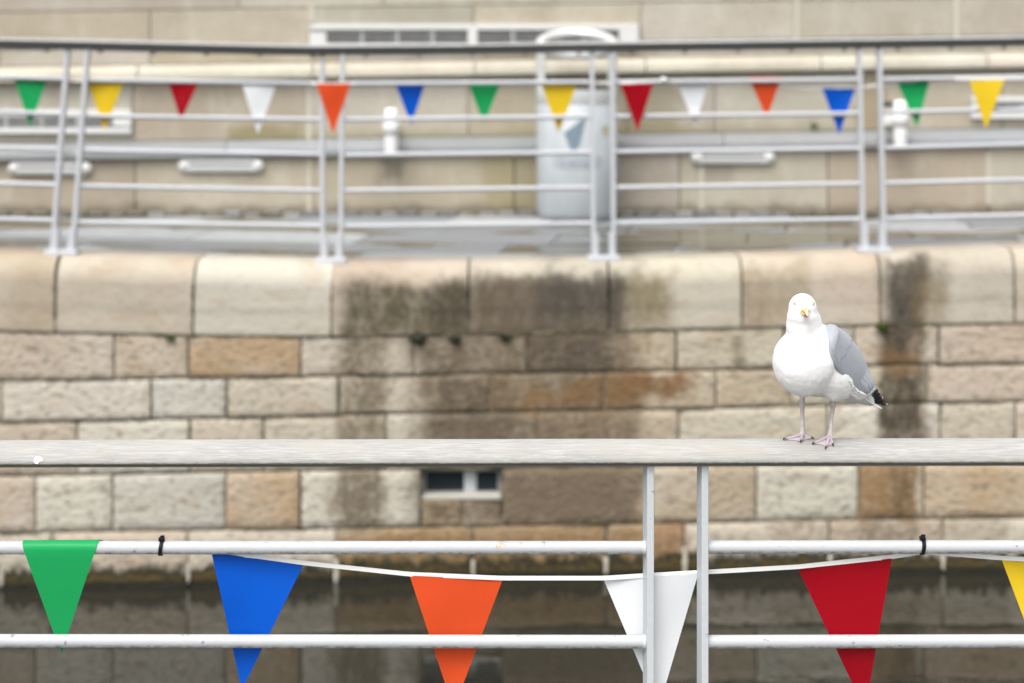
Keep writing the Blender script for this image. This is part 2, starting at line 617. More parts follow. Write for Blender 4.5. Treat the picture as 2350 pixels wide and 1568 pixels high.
def fixn(o):
    import bmesh
    bm = bmesh.new()
    bm.from_mesh(o.data)
    bmesh.ops.recalc_face_normals(bm, faces=bm.faces)
    bm.to_mesh(o.data)
    bm.free()
    return o


def tube(pts, r, n=12, cap=True):
    """tube along a polyline; r scalar or list."""
    pts = [Vector(p) for p in pts]
    V, F = [], []
    m = len(pts)
    prev = None
    for i, p in enumerate(pts):
        t = (pts[min(i + 1, m - 1)] - pts[max(i - 1, 0)]).normalized()
        ref = Vector((0, 0, 1)) if abs(t.z) < 0.9 else Vector((0, 1, 0))
        a = t.cross(ref).normalized()
        if prev is not None and a.dot(prev) < 0:
            a = -a
        prev = a
        b = t.cross(a).normalized()
        rr = r[i] if isinstance(r, (list, tuple)) else r
        for j in range(n):
            q = 2 * PI * j / n
            V.append(p + a * (math.cos(q) * rr) + b * (math.sin(q) * rr))
    for i in range(m - 1):
        for j in range(n):
            F.append((i * n + j, i * n + (j + 1) % n, (i + 1) * n + (j + 1) % n, (i + 1) * n + j))
    if cap:
        F.append(tuple(range(n)))
        F.append(tuple((m - 1) * n + j for j in range(n))[::-1])
    return V, F


def lathe(prof, n=28, a0=0.0, a1=2 * PI, center=(0, 0, 0)):
    """revolve (r, z) profile about a vertical axis."""
    full = abs(a1 - a0 - 2 * PI) < 1e-6
    cnt = n if full else n + 1
    V, F = [], []
    for r, z in prof:
        for j in range(cnt):
            q = a0 + (a1 - a0) * j / n
            V.append((center[0] + r * math.cos(q), center[1] + r * math.sin(q), center[2] + z))
    for i in range(len(prof) - 1):
        for j in range(n):
            k = (j + 1) % cnt if full else j + 1
            F.append((i * cnt + j, i * cnt + k, (i + 1) * cnt + k, (i + 1) * cnt + j))
    return V, F


def sheet(grid, th, off=Vector((0, 1, 0))):
    """thin cloth from a 2-D list of points, given a real thickness."""
    R, C = len(grid), len(grid[0])
    V = [Vector(p) for row in grid for p in row] + [Vector(p) + off * th for row in grid for p in row]
    n = R * C
    F = []
    for i in range(R - 1):
        for j in range(C - 1):
            a = i * C + j
            F.append((a, a + 1, a + C + 1, a + C))
            F.append((n + a, n + a + C, n + a + C + 1, n + a + 1))
    rim = [j for j in range(C)] + [i * C + C - 1 for i in range(1, R)] + [(R - 1) * C + j for j in range(C - 2, -1, -1)] + [i * C for i in range(R - 2, 0, -1)]
    for a, b in zip(rim, rim[1:] + rim[:1]):
        F.append((a, n + a, n + b, b))
    return V, F


def ip(x, tab):
    return float(np.interp(x, [t[0] for t in tab], [t[1] for t in tab]))


# ================================================================ SETTING
# water
o = mesh_obj('water', [(-40, 4.95, 0), (40, 4.95, 0), (40, 13, 0), (-40, 13, 0)], [(0, 1, 2, 3)], M_water)
tag(o, 'still dark harbour water mirroring the stone quay', None, None, 'structure')

# near promenade that the front railing stands on (below the frame)
DECK = 1.0
nv, nf = bevel_box(-12, 12, -6, 4.95, -1.2, DECK, 0.03)
o = fixn(mesh_obj('promenade', nv, nf, M_slab, color=(0.30, 0.30, 0.29)))
tag(o, 'near quay promenade under the front railing', None, None, 'structure')

# ---------------------------------------------------------------- far quay wall
WL = [(-450, 1352), (0, 1350), (450, 1345), (750, 1335), (1090, 1325), (1560, 1318), (1900, 1313), (2350, 1312), (2800, 1312)]


def DW(u):
    return CAMZ / ((ip(u, WL) - HOR) * K)


LINES = [
    [(-450, 566), (0, 568), (300, 578), (760, 590), (1000, 591), (1400, 585), (1700, 576), (2000, 567), (2350, 556), (2800, 548)],   # coping top
    [(-450, 752), (0, 759), (440, 769), (760, 772), (1100, 766), (1400, 759), (1700, 752), (2017, 746), (2350, 741), (2800, 736)],
    [(-450, 876), (0, 873), (262, 872), (432, 868), (690, 865), (950, 862), (1200, 858), (1550, 852), (1800, 845), (2100, 838), (2350, 835), (2800, 832)],
    [(-450, 972), (0, 970), (350, 963), (600, 958), (850, 951), (1200, 946), (1560, 940), (1800, 933), (2150, 925), (2350, 922), (2800, 918)],
    [(-450, 1097), (0, 1094), (200, 1090), (435, 1085), (700, 1080), (960, 1077), (1500, 1070), (2350, 1064), (2800, 1060)],
    [(-450, 1228), (0, 1224), (250, 1219), (600, 1215), (900, 1211), (1300, 1205), (1700, 1199), (1900, 1193), (2350, 1188), (2800, 1184)],
    [(-450, 1402), (0, 1400), (2350, 1362), (2800, 1362)],
]
JOINTS = [
    [-440, -190, 127, 443, 760, 1075, 1397, 1702, 2019, 2327, 2640, 2800],
    [-440, -60, 262, 432, 690, 950, 1210, 1551, 1800, 1960, 2153, 2470, 2800],
    [-440, -230, 5, 347, 520, 777, 1126, 1389, 1642, 1815, 2128, 2440, 2800],
    [-440, -120, 177, 435, 605, 886, 1233, 1558, 1899, 2158, 2330, 2600, 2800],
    [-440, -180, 81, 258, 518, 689, 965, 1152, 1495, 1736, 1971, 2120, 2420, 2800],
    [-440, -250, 120, 432, 773, 1085, 1391, 1570, 1903, 2163, 2480, 2800],
]
# stone colours: C cream, P pinkish, G grey, T tan, O ochre
PAL = {'C': (0.435, 0.390, 0.300), 'P': (0.430, 0.352, 0.268), 'G': (0.440, 0.420, 0.368), 'T': (0.385, 0.308, 0.212),
       'O': (0.385, 0.275, 0.165), 'W': (0.490, 0.465, 0.390)}
ROWCOL = ['CTPWPCCPCPPC', 'PPTOCCTCGPPGG', 'GCWGCCCTTCPCC', 'PPWPCCTCWCPGTP', 'PPWGOWTOTWTOPC', 'PCPCOOOCPCPP']

qw = thing('quay_wall', 'stained sandstone quay wall with rounded coping rising from the water', 'wall', (0, 12.2, 0))


def vary(c, a=0.05):
    k = 1 + random.uniform(-a, a)
    return tuple(min(0.8, x * k * (1 + random.uniform(-0.02, 0.02))) for x in c)


# mortar bed behind the stones (leaving the window opening free)
WIN = (967, 1150, 1079, 1146)
mv, mf = [], []
us = [-440] + list(range(-300, 960, 90)) + [WIN[0], WIN[1]] + list(range(1230, 2800, 90)) + [2800]
for i in range(len(us) - 1):
    spans = [(690, 1400)]
    if us[i] == WIN[0]:
        spans = [(690, WIN[2]), (WIN[3] + 1, 1400)]
    for v0, v1 in spans:
        c8 = []
        for v in (v1, v0):
            for uu, dd in ((us[i], 0.005), (us[i + 1], 0.005), (us[i + 1], 0.30), (us[i], 0.30)):
                q = P(uu, v, DW(uu))
                c8.append((q.x, q.y + dd, q.z))
        mv_, mf_ = hexa(c8)
        oo = len(mv)
        mv += mv_
        mf += [tuple(k + oo for k in f) for f in mf_]
fixn(mesh_obj('mortar', mv, mf, M_mortar, qw))


def rock(u0, u1, v00, v01, v10, v11, color, row, gap=2.1):
    """rock-faced block: v00/v01 top at left/right, v10/v11 bottom."""
    u0 += gap * random.uniform(0.7, 1.3)
    u1 -= gap * random.uniform(0.7, 1.3)
    W_, H_ = u1 - u0, v10 - v00
    nx = max(5, int(W_ / 22)) + 2
    ny = 8
    al = [0, 3.2 / W_] + [k / (nx - 2) for k in range(1, nx - 2)] + [1 - 3.2 / W_, 1]
    bl = [0, 3.2 / H_] + [k / (ny - 2) for k in range(1, ny - 2)] + [1 - 3.2 / H_, 1]
    seed = random.uniform(0, 90)
    V, F = [], []
    for j in range(ny + 1):
        for i in range(nx + 1):
            a, b = al[i], bl[j]
            u = u0 + (u1 - u0) * a
            vt = v00 + (v01 - v00) * a + gap * 1.15
            vb = v10 + (v11 - v10) * a - gap * 1.15
            v = vt + (vb - vt) * b
            jit = mnoise.noise(Vector((u * 0.045 + seed, v * 0.05, seed)))
            edge = min(a * (u1 - u0), (1 - a) * (u1 - u0), b * (vb - vt), (1 - b) * (vb - vt))
            e = min(1.0, edge / 3.0)
            uu = u + (1.6 * mnoise.noise(Vector((v * 0.08, seed, 3))) if i in (0, nx) else 0)
            vv = v + (1.4 * mnoise.noise(Vector((u * 0.05, seed, 7))) if j in (0, ny) else 0)
            q = P(uu, vv, DW(u))
            q.y -= 0.001 + e * (0.004 + 0.007 * max(0, jit + 0.30))
            V.append(q)
    n = len(V)
    W = nx + 1
    for j in range(ny):
        for i in range(nx):
            k = j * W + i
            F.append((k, k + W, k + W + 1, k + 1))
    rim = [i for i in range(W)] + [j * W + nx for j in range(1, ny + 1)] + [ny * W + i for i in range(nx - 1, -1, -1)] + [j * W for j in range(ny - 1, 0, -1)]
    base = len(V)
    for k in rim:
        V.append(V[k] + Vector((0, 0.16, 0)))
    m = len(rim)
    for k in range(m):
        F.append((rim[k], rim[(k + 1) % m], base + (k + 1) % m, base + k))
    return mesh_obj('stone', V, F, stone_for(u0, u1, v00, v10, 1.0, 'rock_faced_sandstone'), qw, True, vary(color))


# coping: rounded front edge, flat top
for i in range(len(JOINTS[0]) - 1):
    g = 2.6
    u0, u1 = JOINTS[0][i] + g, JOINTS[0][i + 1] - g
    V, F = [], []
    n = 7
    prof = []
    R = 0.155
    prof.append((0.46, 0.0))
    prof.append((0.33, 0.0))
    for k in range(7):
        q = PI / 2 * k / 6
        prof.append((R - R * math.sin(q), -(R - R * math.cos(q))))
    for k in range(1, 7):
        prof.append((0.0 + 0.004 * math.sin(k * 2.1), -R - (1.0) * k / 6.0))   # last normalised below
    wob = random.uniform(-0.004, 0.004)
    for a in range(n):
        u = u0 + (u1 - u0) * a / (n - 1)
        top = P(u, ip(u, LINES[0]), DW(u) + 0.46)
        bot = P(u, ip(u, LINES[1]) - 2.6, DW(u))
        H = top.z - bot.z
        sk = (4.5 if i in (2, 3) else 0)
        for k, (dy, dz) in enumerate(prof):
            if k >= 9:
                dz = -R - (H - R) * (k - 8) / 6.0
            uu = u + sk * (1 + dz / H) * (1 if a in (0, n - 1) else 0.5)
            x = (uu - 1175) * K * DW(u)
            V.append((x, DW(u) - 0.012 + dy + wob + (0.003 * mnoise.noise(Vector((u * 0.03, dz * 9, i))) if k > 3 else 0), top.z + dz))
        V.append((V[-1][0], V[-1][1] + 0.45, V[-1][2]))
    L = len(prof) + 1
    for a in range(n - 1):
        for k in range(L):
            F.append((a * L + k, a * L + (k + 1) % L, (a + 1) * L + (k + 1) % L, (a + 1) * L + k))
    F.append(tuple(range(L)))
    F.append(tuple((n - 1) * L + k for k in range(L))[::-1])
    o = fixn(mesh_obj('coping_stone', V, F, stone_for(u0, u1, 560, 775, 0.35, 'dressed_coping_stone'), qw, True, vary(tuple(0.82 * q + 0.018 for q in PAL[ROWCOL[0][i]]), 0.04)))
    o.data.set_sharp_from_angle(angle=math.radians(50))

for r in range(1, 6):
    js = JOINTS[r]
    for i in range(len(js) - 1):
        u0, u1 = js[i], js[i + 1]
        c = PAL[ROWCOL[r][i]]
        t0, t1 = ip(u0, LINES[r]), ip(u1, LINES[r])
        b0, b1 = ip(u0, LINES[r + 1]), ip(u1, LINES[r + 1])
        if r == 4 and u0 == 965:            # window opening: two small infill blocks below
            rock(968, 1062, 1147, 1147, b0, b1, PAL['O'], r)
            rock(1062, 1150, 1147, 1147, b0, b1, PAL['T'], r)
            continue
        rock(u0, u1, t0, t1, b0, b1, c, r)

# dark moss grown over the open joints, ragged at both edges


def joint_moss(pts, half, out, mat):
    V, F = [], []
    seed = random.uniform(0, 99)
    n = max(6, int(math.hypot(pts[-1][0] - pts[0][0], pts[-1][1] - pts[0][1]) / 9))
    vert = abs(pts[-1][1] - pts[0][1]) > abs(pts[-1][0] - pts[0][0])
    for k in range(n + 1):
        t = k / n
        u = pts[0][0] + (pts[-1][0] - pts[0][0]) * t
        v = pts[0][1] + (pts[-1][1] - pts[0][1]) * t if vert else ip(u, pts)
        for e in (-1, 1):
            h = half * max(0.15, 0.75 + 1.3 * mnoise.noise(Vector((seed + k * 0.55, e * 3.3, seed))))
            uu, vv = (u + e * h, v) if vert else (u, v + e * h)
            for y in (0.0, out):
                q = P(uu, vv, DW(u))
                q.y -= y
                V.append(q)
    for k in range(n):
        a = k * 4
        F += [(a + 1, a + 3, a + 7, a + 5), (a, a + 1, a + 5, a + 4), (a + 2, a + 6, a + 7, a + 3)]
    F += [(0, 2, 3, 1), (n * 4, n * 4 + 1, n * 4 + 3, n * 4 + 2)]
    return fixn(mesh_obj('joint_moss', V, F, mat, qw))


for i in range(len(JOINTS[0]) - 1):
    a, b = JOINTS[0][i], JOINTS[0][i + 1]
    joint_moss([(a, ip(a, LINES[1]))] + [p for p in LINES[1] if a < p[0] < b] + [(b, ip(b, LINES[1]))], 3.4 if a < 1500 else 2.2, 0.014, M_joint)
for u, half in ((127, 3.2), (443, 3.2), (760, 2.4), (1702, 2.0), (2327, 1.6)):
    joint_moss([(u + 1, 652), (u, ip(u, LINES[1]))], half, 0.019, M_joint)
for r, spans in ((2, [(0, 262), (432, 700), (820, 1000), (1700, 1840), (2150, 2350)]), (3, [(0, 340), (520, 780), (1550, 1640), (2150, 2300)]), (5, [(0, 90), (560, 700), (1300, 1400)])):
    for a, b in spans:
        joint_moss([(a, ip(a, LINES[r]))] + [p for p in LINES[r] if a < p[0] < b] + [(b, ip(b, LINES[r]))], 1.9, 0.011, M_joint)
for u, r in ((432, 1), (347, 2), (520, 2), (777, 2), (1551, 1), (2153, 1), (435, 3), (605, 3), (689, 4)):
    joint_moss([(u, ip(u, LINES[r]) + 4), (u, ip(u, LINES[r + 1]) - 2)], 1.9, 0.011, M_joint)

# pale lime drips on the lowest joints
for u, v0, v1, wd in [(433, 1292, 1336, 6), (772, 1282, 1340, 7), (1086, 1282, 1328, 5), (1391, 1276, 1316, 6), (1572, 1255, 1322, 7),
                      (1905, 1268, 1308, 5), (2164, 1260, 1306, 6), (4, 1300, 1346, 7)]:
    V, F = [], []
    n = 7
    for k in range(n):
        t = k / (n - 1)
        half = wd * (0.55 + 0.5 * math.sin(t * PI)) * random.uniform(0.7, 1.1)
        for a in range(4):
            uu = u + half * (a / 1.5 - 1) + random.uniform(-1, 1)
            q = P(uu, v0 + (v1 - v0) * t, DW(u))
            q.y -= 0.004 + (0.024 if a in (1, 2) else 0)
            V.append(q)
    for k in range(n - 1):
        for a in range(3):
            F.append((k * 4 + a, k * 4 + a + 1, (k + 1) * 4 + a + 1, (k + 1) * 4 + a))
    # back sheet closes the lump
    nb = len(V)
    V += [v + Vector((0, 0.03, 0)) for v in V[:nb]]
    for k in range(n - 1):
        F.append((k * 4, (k + 1) * 4, nb + (k + 1) * 4, nb + k * 4))
        F.append((k * 4 + 3, nb + k * 4 + 3, nb + (k + 1) * 4 + 3, (k + 1) * 4 + 3))
    F.append((0, nb, nb + 3, 3))
    F.append(((n - 1) * 4, (n - 1) * 4 + 3, nb + (n - 1) * 4 + 3, nb + (n - 1) * 4))
    mesh_obj('lime_drip', V, F, M_lime, qw, True)

# small window low in the wall
dwn = DW(1058)


def wbox(name, u0, u1, v0, v1, d0, d1, mat, parent, b=0.003, d=None):
    dd = dwn if d is None else d
    a = P(u0, v1, dd)
    c = P(u1, v0, dd)
    v, f = bevel_box(a.x, c.x, dd + d0, dd + d1, a.z, c.z, b)
    return fixn(mesh_obj(name, v, f, mat, parent))


win = bpy.data.objects.new('window', None)
win.location = (P(1058, 1112, dwn).x, dwn, P(1058, 1146, dwn).z)
COL.objects.link(win)
win.parent = qw
win.matrix_parent_inverse = Matrix.Translation(-qw.location)
win['label'] = 'small dark recessed window with a pale blind'


def wpart(name, *a):
    o = wbox(name, *a, M_dark, None)
    return o


def child_world(o, parent):
    """parent an object built in world coordinates below a (possibly nested) parent."""
    o.parent = parent
    wm = Matrix.Translation(parent.location)
    o.matrix_parent_inverse = wm.inverted()
    return o


child_world(wbox('window_recess', 962, 1156, 1074, 1152, 0.20, 0.24, M_dark, None), win)
for u0, u1, v0, v1 in [(968, 977, 1081, 1145), (1141, 1150, 1081, 1145), (977, 1141, 1081, 1089), (977, 1141, 1136, 1145)]:
    child_world(wbox('frame', u0, u1, v0, v1, 0.085, 0.13, M_slat if v0 != 1136 else M_sill, None), win)
child_world(wbox('pane', 977, 1066, 1089, 1136, 0.115, 0.12, M_glass, None, 0.001), win)
child_world(wbox('pane', 1092, 1141, 1089, 1136, 0.115, 0.12, M_glass, None, 0.001), win)
child_world(wbox('blind', 1064, 1086, 1086, 1137, 0.09, 0.108, M_curtain, None), win)
child_world(wbox('blind', 1086, 1093, 1090, 1137, 0.10, 0.112, M_curtain, None), win)
child_world(wbox('sill', 968, 1149, 1137, 1147, -0.005, 0.085, M_sill, None), win)

# moss tufts on the joints
MOSS = [(2025, 749, 15, M_moss, 'bright green moss tuft in the joint below the black stain'),
        (392, 776, 10, M_moss, 'small moss tuft in the joint under the second coping stone from the left'),
        (960, 777, 19, M_mossd, 'dark moss clump under the olive stained coping stone'),
        (1045, 778, 14, M_mossd, 'black weed clump hanging below the joint of two stained coping stones'),
        (1160, 772, 12, M_mossd, 'small black weed clump under the dark brown coping stone'),
        (1862, 752, 9, M_moss, 'tiny moss tuft in the joint just left behind the gull')]


def tuft(u, v, s, mat, lab, d, k=1.0, cat='moss', name='moss_tuft', flat=0.6):
    c = P(u, v, d)
    V, F = [], []
    rr = s * K * d
    for i in range(150):
        q = Vector((random.gauss(0, 1), random.gauss(0, 1), random.gauss(0, 1))).normalized()
        p = c + Vector((q.x * rr, q.y * rr * 0.5 - rr * 0.15, q.z * rr * flat)) * random.uniform(0.45, 1.0)
        t = Vector((random.gauss(0, 1), random.gauss(0, 1), random.gauss(0, 1))).normalized() * rr * 0.16
        e = q.cross(t).normalized() * rr * 0.10
        n = len(V)
        V += [p - e, p + e, p + t + q * rr * 0.18]
        F.append((n, n + 1, n + 2))
    # solid cushion inside
    lv, lf = lathe([(0.01 * rr, -0.62 * flat * rr), (0.5 * rr, -0.4 * flat * rr), (0.66 * rr, 0), (0.5 * rr, 0.4 * flat * rr), (0.01 * rr, 0.62 * flat * rr)], 10, center=c)
    n = len(V)
    V += lv
    F += [tuple(i + n for i in f) for f in lf]
    o = mesh_obj(name, V, F, mat)
    return tag(o, lab, cat)


for u, v, s, mt, lab in MOSS:
    tuft(u, v, s * 1.25, mt, lab, DW(u) - 0.025)

# ---------------------------------------------------------------- paving behind the coping
PZ0, PZ1 = CAMZ - 1.300, CAMZ - 1.282
pav = mesh_obj('pavement', [(-14, 12.2, PZ0 - 0.10), (14, 12.2, PZ0 - 0.10), (14, 15.8, PZ1 - 0.03), (-14, 15.8, PZ1 - 0.03)], [(0, 1, 2, 3)], M_mortar)
tag(pav, 'wet stone paving between the far railing and the terrace wall', None, None, 'structure')


def coping_z(u):
    return P(u, ip(u, LINES[0]), DW(u) + 0.46).z


rows = [None, 12.72, 13.20, 13.85, 14.45, 15.03]


def pave_z(x, y):
    u = 1175 + x / (K * 12.45)
    t = min(1.0, max(0.0, (y - 12.6) / 2.5))
    return (coping_z(u) - 0.010) * (1 - t) + PZ1 * t


slabcols = [(0.22, 0.24, 0.255), (0.29, 0.31, 0.32), (0.19, 0.20, 0.21), (0.34, 0.355, 0.36), (0.17, 0.18, 0.185)]
for ri in range(len(rows) - 1):
    x = -5.2 + random.uniform(0, 0.5)
    while x < 5.2:
        L = random.choice((0.8, 0.95, 1.15, 1.35))
        y1 = rows[ri + 1] - 0.006
        dz = random.uniform(-0.003, 0.004)
        sk = 0.09

        x0, x1 = x + 0.006, x + L - 0.006
        # the first row is cut to follow the back of the coping
        ya, yb = [(DW(1175 + q / (K * 12.3)) + 0.462) if ri == 0 else rows[ri] + 0.006 for q in (x0, x1)]
        V, F = hexa([(x0, ya, PZ0 - 0.12), (x1, yb, PZ0 - 0.12), (x1 + sk, y1, PZ0 - 0.12), (x0 + sk, y1, PZ0 - 0.12),
                     (x0, ya, pave_z(x0, ya) + dz), (x1, yb, pave_z(x1, yb) + dz), (x1 + sk, y1, pave_z(x1, y1) + dz), (x0 + sk, y1, pave_z(x0, y1) + dz)])
        mesh_obj('paving_slab', V, F, M_slab, pav, False, vary(random.choice(slabcols), 0.08))
        x += L
# dark setts along the wall foot
x = -4.8
sett_me = None
while x < 4.8:
    V, F = bevel_box(-0.07, 0.07, -0.085, 0.085, -0.05, 0.03, 0.012)
    if sett_me is None:
        o = fixn(mesh_obj('sett', V, F, M_slab, pav, False, (0.12, 0.12, 0.12)))
        sett_me = o.data
    else:
        o = bpy.data.objects.new('sett', sett_me)
        COL.objects.link(o)
        o.parent = pav
        o.color = (*vary((0.15, 0.15, 0.15), 0.4), 1)
    o.location = (x, 15.14, PZ1 + random.uniform(-0.012, 0.006))
    o.rotation_euler.z = random.uniform(-0.04, 0.04)
    x += random.uniform(0.147, 0.16)

# ---------------------------------------------------------------- terrace wall behind
tw = thing('terrace_wall', 'pale ashlar terrace wall with a rounded string course and a grey sloping ledge', 'wall', (0, DB, PZ1))


def slope(u):
    """courses of this wall climb gently to the right."""
    return -30.0 * (u - 350) / 2000.0


def tblock(name, u0, u1, v0, v1, d0, d1, col, gap=1.0, mat=None, parent=None, b=None):
    u0 += gap
    u1 -= gap
    c8 = []
    for v in (v1 - gap, v0 + gap):
        for uu, dd in ((u0, d0), (u1, d0), (u1, d1), (u0, d1)):
            q = P(uu, v + slope(uu), DB)
            c8.append((q.x, DB + dd, q.z))
    # bevelled front: add inset ring
    V, F = hexa(c8)
    bb = 0.006 if b is None else b
    fr = [0, 1, 5, 4]
    cx = sum(Vector(V[k]).x for k in fr) / 4
    cz = sum(Vector(V[k]).z for k in fr) / 4
    ring = []
    for k in fr:
        v = Vector(V[k])
        ring.append(len(V))
        V.append((v.x + (bb if v.x < cx else -bb), v.y - bb, v.z + (bb if v.z < cz else -bb)))
    F = [f for f in F if f != (0, 1, 5, 4)]
    F.append(tuple(ring))
    for a in range(4):
        F.append((fr[a], fr[(a + 1) % 4], ring[(a + 1) % 4], ring[a]))
    return fixn(mesh_obj(name, V, F, mat or M_terrace, parent or tw, False, vary(col, 0.04)))


DLO0 = 15.25
TC = [(0.415, 0.375, 0.30), (0.385, 0.335, 0.255), (0.43, 0.40, 0.335), (0.37, 0.34, 0.285)]
V, F = cbox(-14, 14, DB + 0.02, DB + 0.5, PZ1 - 0.4, CAMZ + 2.2)
mesh_obj('mortar', V, F, M_sill, tw)
TROWS = [(-560, -420, [-500, -140, 260, 640, 1000, 1400, 1760, 2150, 2500, 2850]),
         (-420, -270, [-500, -60, 420, 800, 1180, 1540, 1950, 2330, 2850]),
         (-270, -120, [-500, -180, 250, 610, 1010, 1400, 1800, 2200, 2600, 2850]),
         (-120, 24, [-500, -20, 548, 880, 1270, 1660, 2050, 2450, 2850]),
         (24, 112, [-500, -100, 345, 716, 1087, 1470, 1824, 2192, 2560, 2850]),
         (112, 150, [-500, 0, 345, 780, 1110, 1500, 1870, 2250, 2850]),
         (187, 325, [-500, -80, 305, 710, 1075, 1440, 1640, 1975, 2300, 2850])]
for v0, v1, js in TROWS:
    for i in range(len(js) - 1):
        tblock('ashlar_block', js[i], js[i + 1], v0, v1, 0.0, 0.3, random.choice(TC))
# a few joints repointed flush with pale lime
for u_, v0, v1, dd in [(716, 20, 55, DB), (708, 190, 325, DB), (710, 368, 490, DLO0), (2194, 15, 118, DB), (1828, 18, 112, DB), (2268, 378, 500, DLO0), (1610, 400, 500, DLO0)]:
    a, e = P(u_ - 4.5, v1 + slope(u_), dd), P(u_ + 4.5, v0 + slope(u_), dd)
    V, F = bevel_box(a.x, e.x, dd - 0.009, dd + 0.03, a.z, e.z, 0.002)
    fixn(mesh_obj('pointing', V, F, M_lime2, tw))
# rounded string course, one moulded length per joint
js = [-500, -120, 320, 720, 1090, 1480, 1880, 2260, 2850]
for i in range(len(js) - 1):
    V, F = [], []
    prof = [(0.0, 150.5), (-0.03, 150.5)] + [(-0.03 - 0.075 * math.sin(PI * 0.5 * k / 6), 151 + 26 * (1 - math.cos(PI * 0.5 * k / 6))) for k in range(1, 7)] + [(-0.105, 182), (-0.08, 186), (0.0, 187)]
    for uu in (js[i] + 1.5, js[i + 1] - 1.5):
        for dd, vv in prof:
            q = P(uu, vv + slope(uu), DB)
            V.append((q.x, DB + dd, q.z))
        for dd in (0.1,):
            for vv in (186, 152.5):
                q = P(uu, vv + slope(uu), DB)
                V.append((q.x, DB + dd, q.z))
    L = len(prof) + 2
    for k in range(L):
        F.append((k, (k + 1) % L, L + (k + 1) % L, L + k))
    F.append(tuple(range(L)))
    F.append(tuple(range(L, 2 * L))[::-1])
    o = fixn(mesh_obj('string_course', V, F, M_terrace, tw, True, vary((0.50, 0.465, 0.39), 0.06)))
    o.data.set_sharp_from_angle(angle=math.radians(40))
# sloping grey ledge
DLO = 15.25
js = [-500, -160, 160, 520, 900, 1290, 1660, 2060, 2440, 2850]
for i in range(len(js) - 1):
    V, F = [], []
    for uu in (js[i] + 1.2, js[i + 1] - 1.2):
        for dd, vv in ((DB + 0.05, 325), (DB - 0.01, 325), (DLO - 0.05, 346), (DLO - 0.06, 349), (DLO - 0.06, 362), (DLO - 0.045, 364), (DB + 0.05, 364)):
            q = P(uu, vv + slope(uu), DB if vv < 330 else DLO)
            V.append((q.x, dd, q.z))
    for k in range(7):
        F.append((k, (k + 1) % 7, 7 + (k + 1) % 7, 7 + k))
    F.append(tuple(range(7)))
    F.append(tuple(range(7, 14))[::-1])
    fixn(mesh_obj('ledge_stone', V, F, M_ledge, tw, False, vary((0.245, 0.253, 0.26), 0.08)))
# plinth blocks below the ledge
js = [-500, -120, 310, 712, 1180, 1560, 1900, 2268, 2850]
for i in range(len(js) - 1):
    V, F = [], []
    u0, u1 = js[i] + 1.5, js[i + 1] - 1.5
    c8 = []
    for top in (0, 1):
        for uu, dd in ((u0, DLO), (u1, DLO), (u1, DLO + 0.4), (u0, DLO + 0.4)):
            z = P(uu, 366 + slope(uu), DLO).z if top else PZ1 - 0.12
            c8.append(((uu - 1175) * K * DLO, dd, z))
    V, F = hexa(c8)
    fixn(mesh_obj('plinth_block', V, F, M_terrace, tw, False, vary(random.choice(TC), 0.05)))


# ---------------------------------------------------------------- louvre vents, ledge lights, wall cylinders
def gbox(name, u0, u1, v0, v1, dn, df, mat, parent, b=0.004, base=DB):
    c = (u0 + u1) / 2
    a = P(u0, v1 + slope(c), base)
    e = P(u1, v0 + slope(c), base)
    V, F = bevel_box(a.x, e.x, base - dn, base - df, a.z, e.z, b)
    return fixn(mesh_obj(name, V, F, mat, parent))


def vent(u0, u1, v0, v1, opens, lab):
    c = (u0 + u1) / 2
    q = P(c, v1 + slope(c), DB)
    t = thing('louvre_vent', lab, 'vent', (q.x, DB - 0.03, q.z), 'louvred vents in the terrace wall')
    gbox('vent_frame', u0, u1, v0, opens[0][2], 0.055, -0.02, M_white, t)
    gbox('vent_frame', u0, u1, opens[0][3], v1, 0.055, -0.02, M_white, t)
    xs = [u0] + [x for op in opens for x in op[:2]] + [u1]
    for i in range(0, len(xs), 2):
        if xs[i + 1] - xs[i] > 1:
            gbox('vent_frame', xs[i], xs[i + 1], opens[0][2] - 0.2, opens[0][3] + 0.2, 0.054, -0.019, M_white, t)
    for a, b_, t0, t1 in opens:
        gbox('backing', a + 0.3, b_ - 0.3, t0, t1, 0.006, -0.01, M_dark, t, 0.001)
        for k in range(4):
            vv = t0 + (t1 - t0) * (k + 0.5) / 4
            gbox('slat', a + 0.5, b_ - 0.5, vv - 1.5, vv + 1.3, 0.046, 0.012, M_slat2, t, 0.002)
        nm = max(1, round((b_ - a) / 83))
        for k in range(1, nm):
            x = a + (b_ - a) * k / nm
            gbox('mullion', x - 3.2, x + 3.2, t0 + 0.3, t1 - 0.3, 0.046, 0.008, M_silver, t, 0.002)
    return t


S = slope
vent(712, 1465, 57 - S(1088), 108 - S(1088), [(750, 1074, 69 - S(1088), 101 - S(1088)), (1096, 1420, 69 - S(1088), 101 - S(1088))],
     'long double louvred vent with white frame high on the terrace wall')
vent(-260, 304, 252 - S(22), 306 - S(22), [(-230, 262, 268 - S(22), 294 - S(22))],
     'white framed louvred vent low on the terrace wall at the left edge')
vent(2226, 2700, 222 - S(2463), 272 - S(2463), [(2266, 2660, 234 - S(2463), 258 - S(2463))],
     'white framed louvred vent at the right edge behind the yellow pennant')


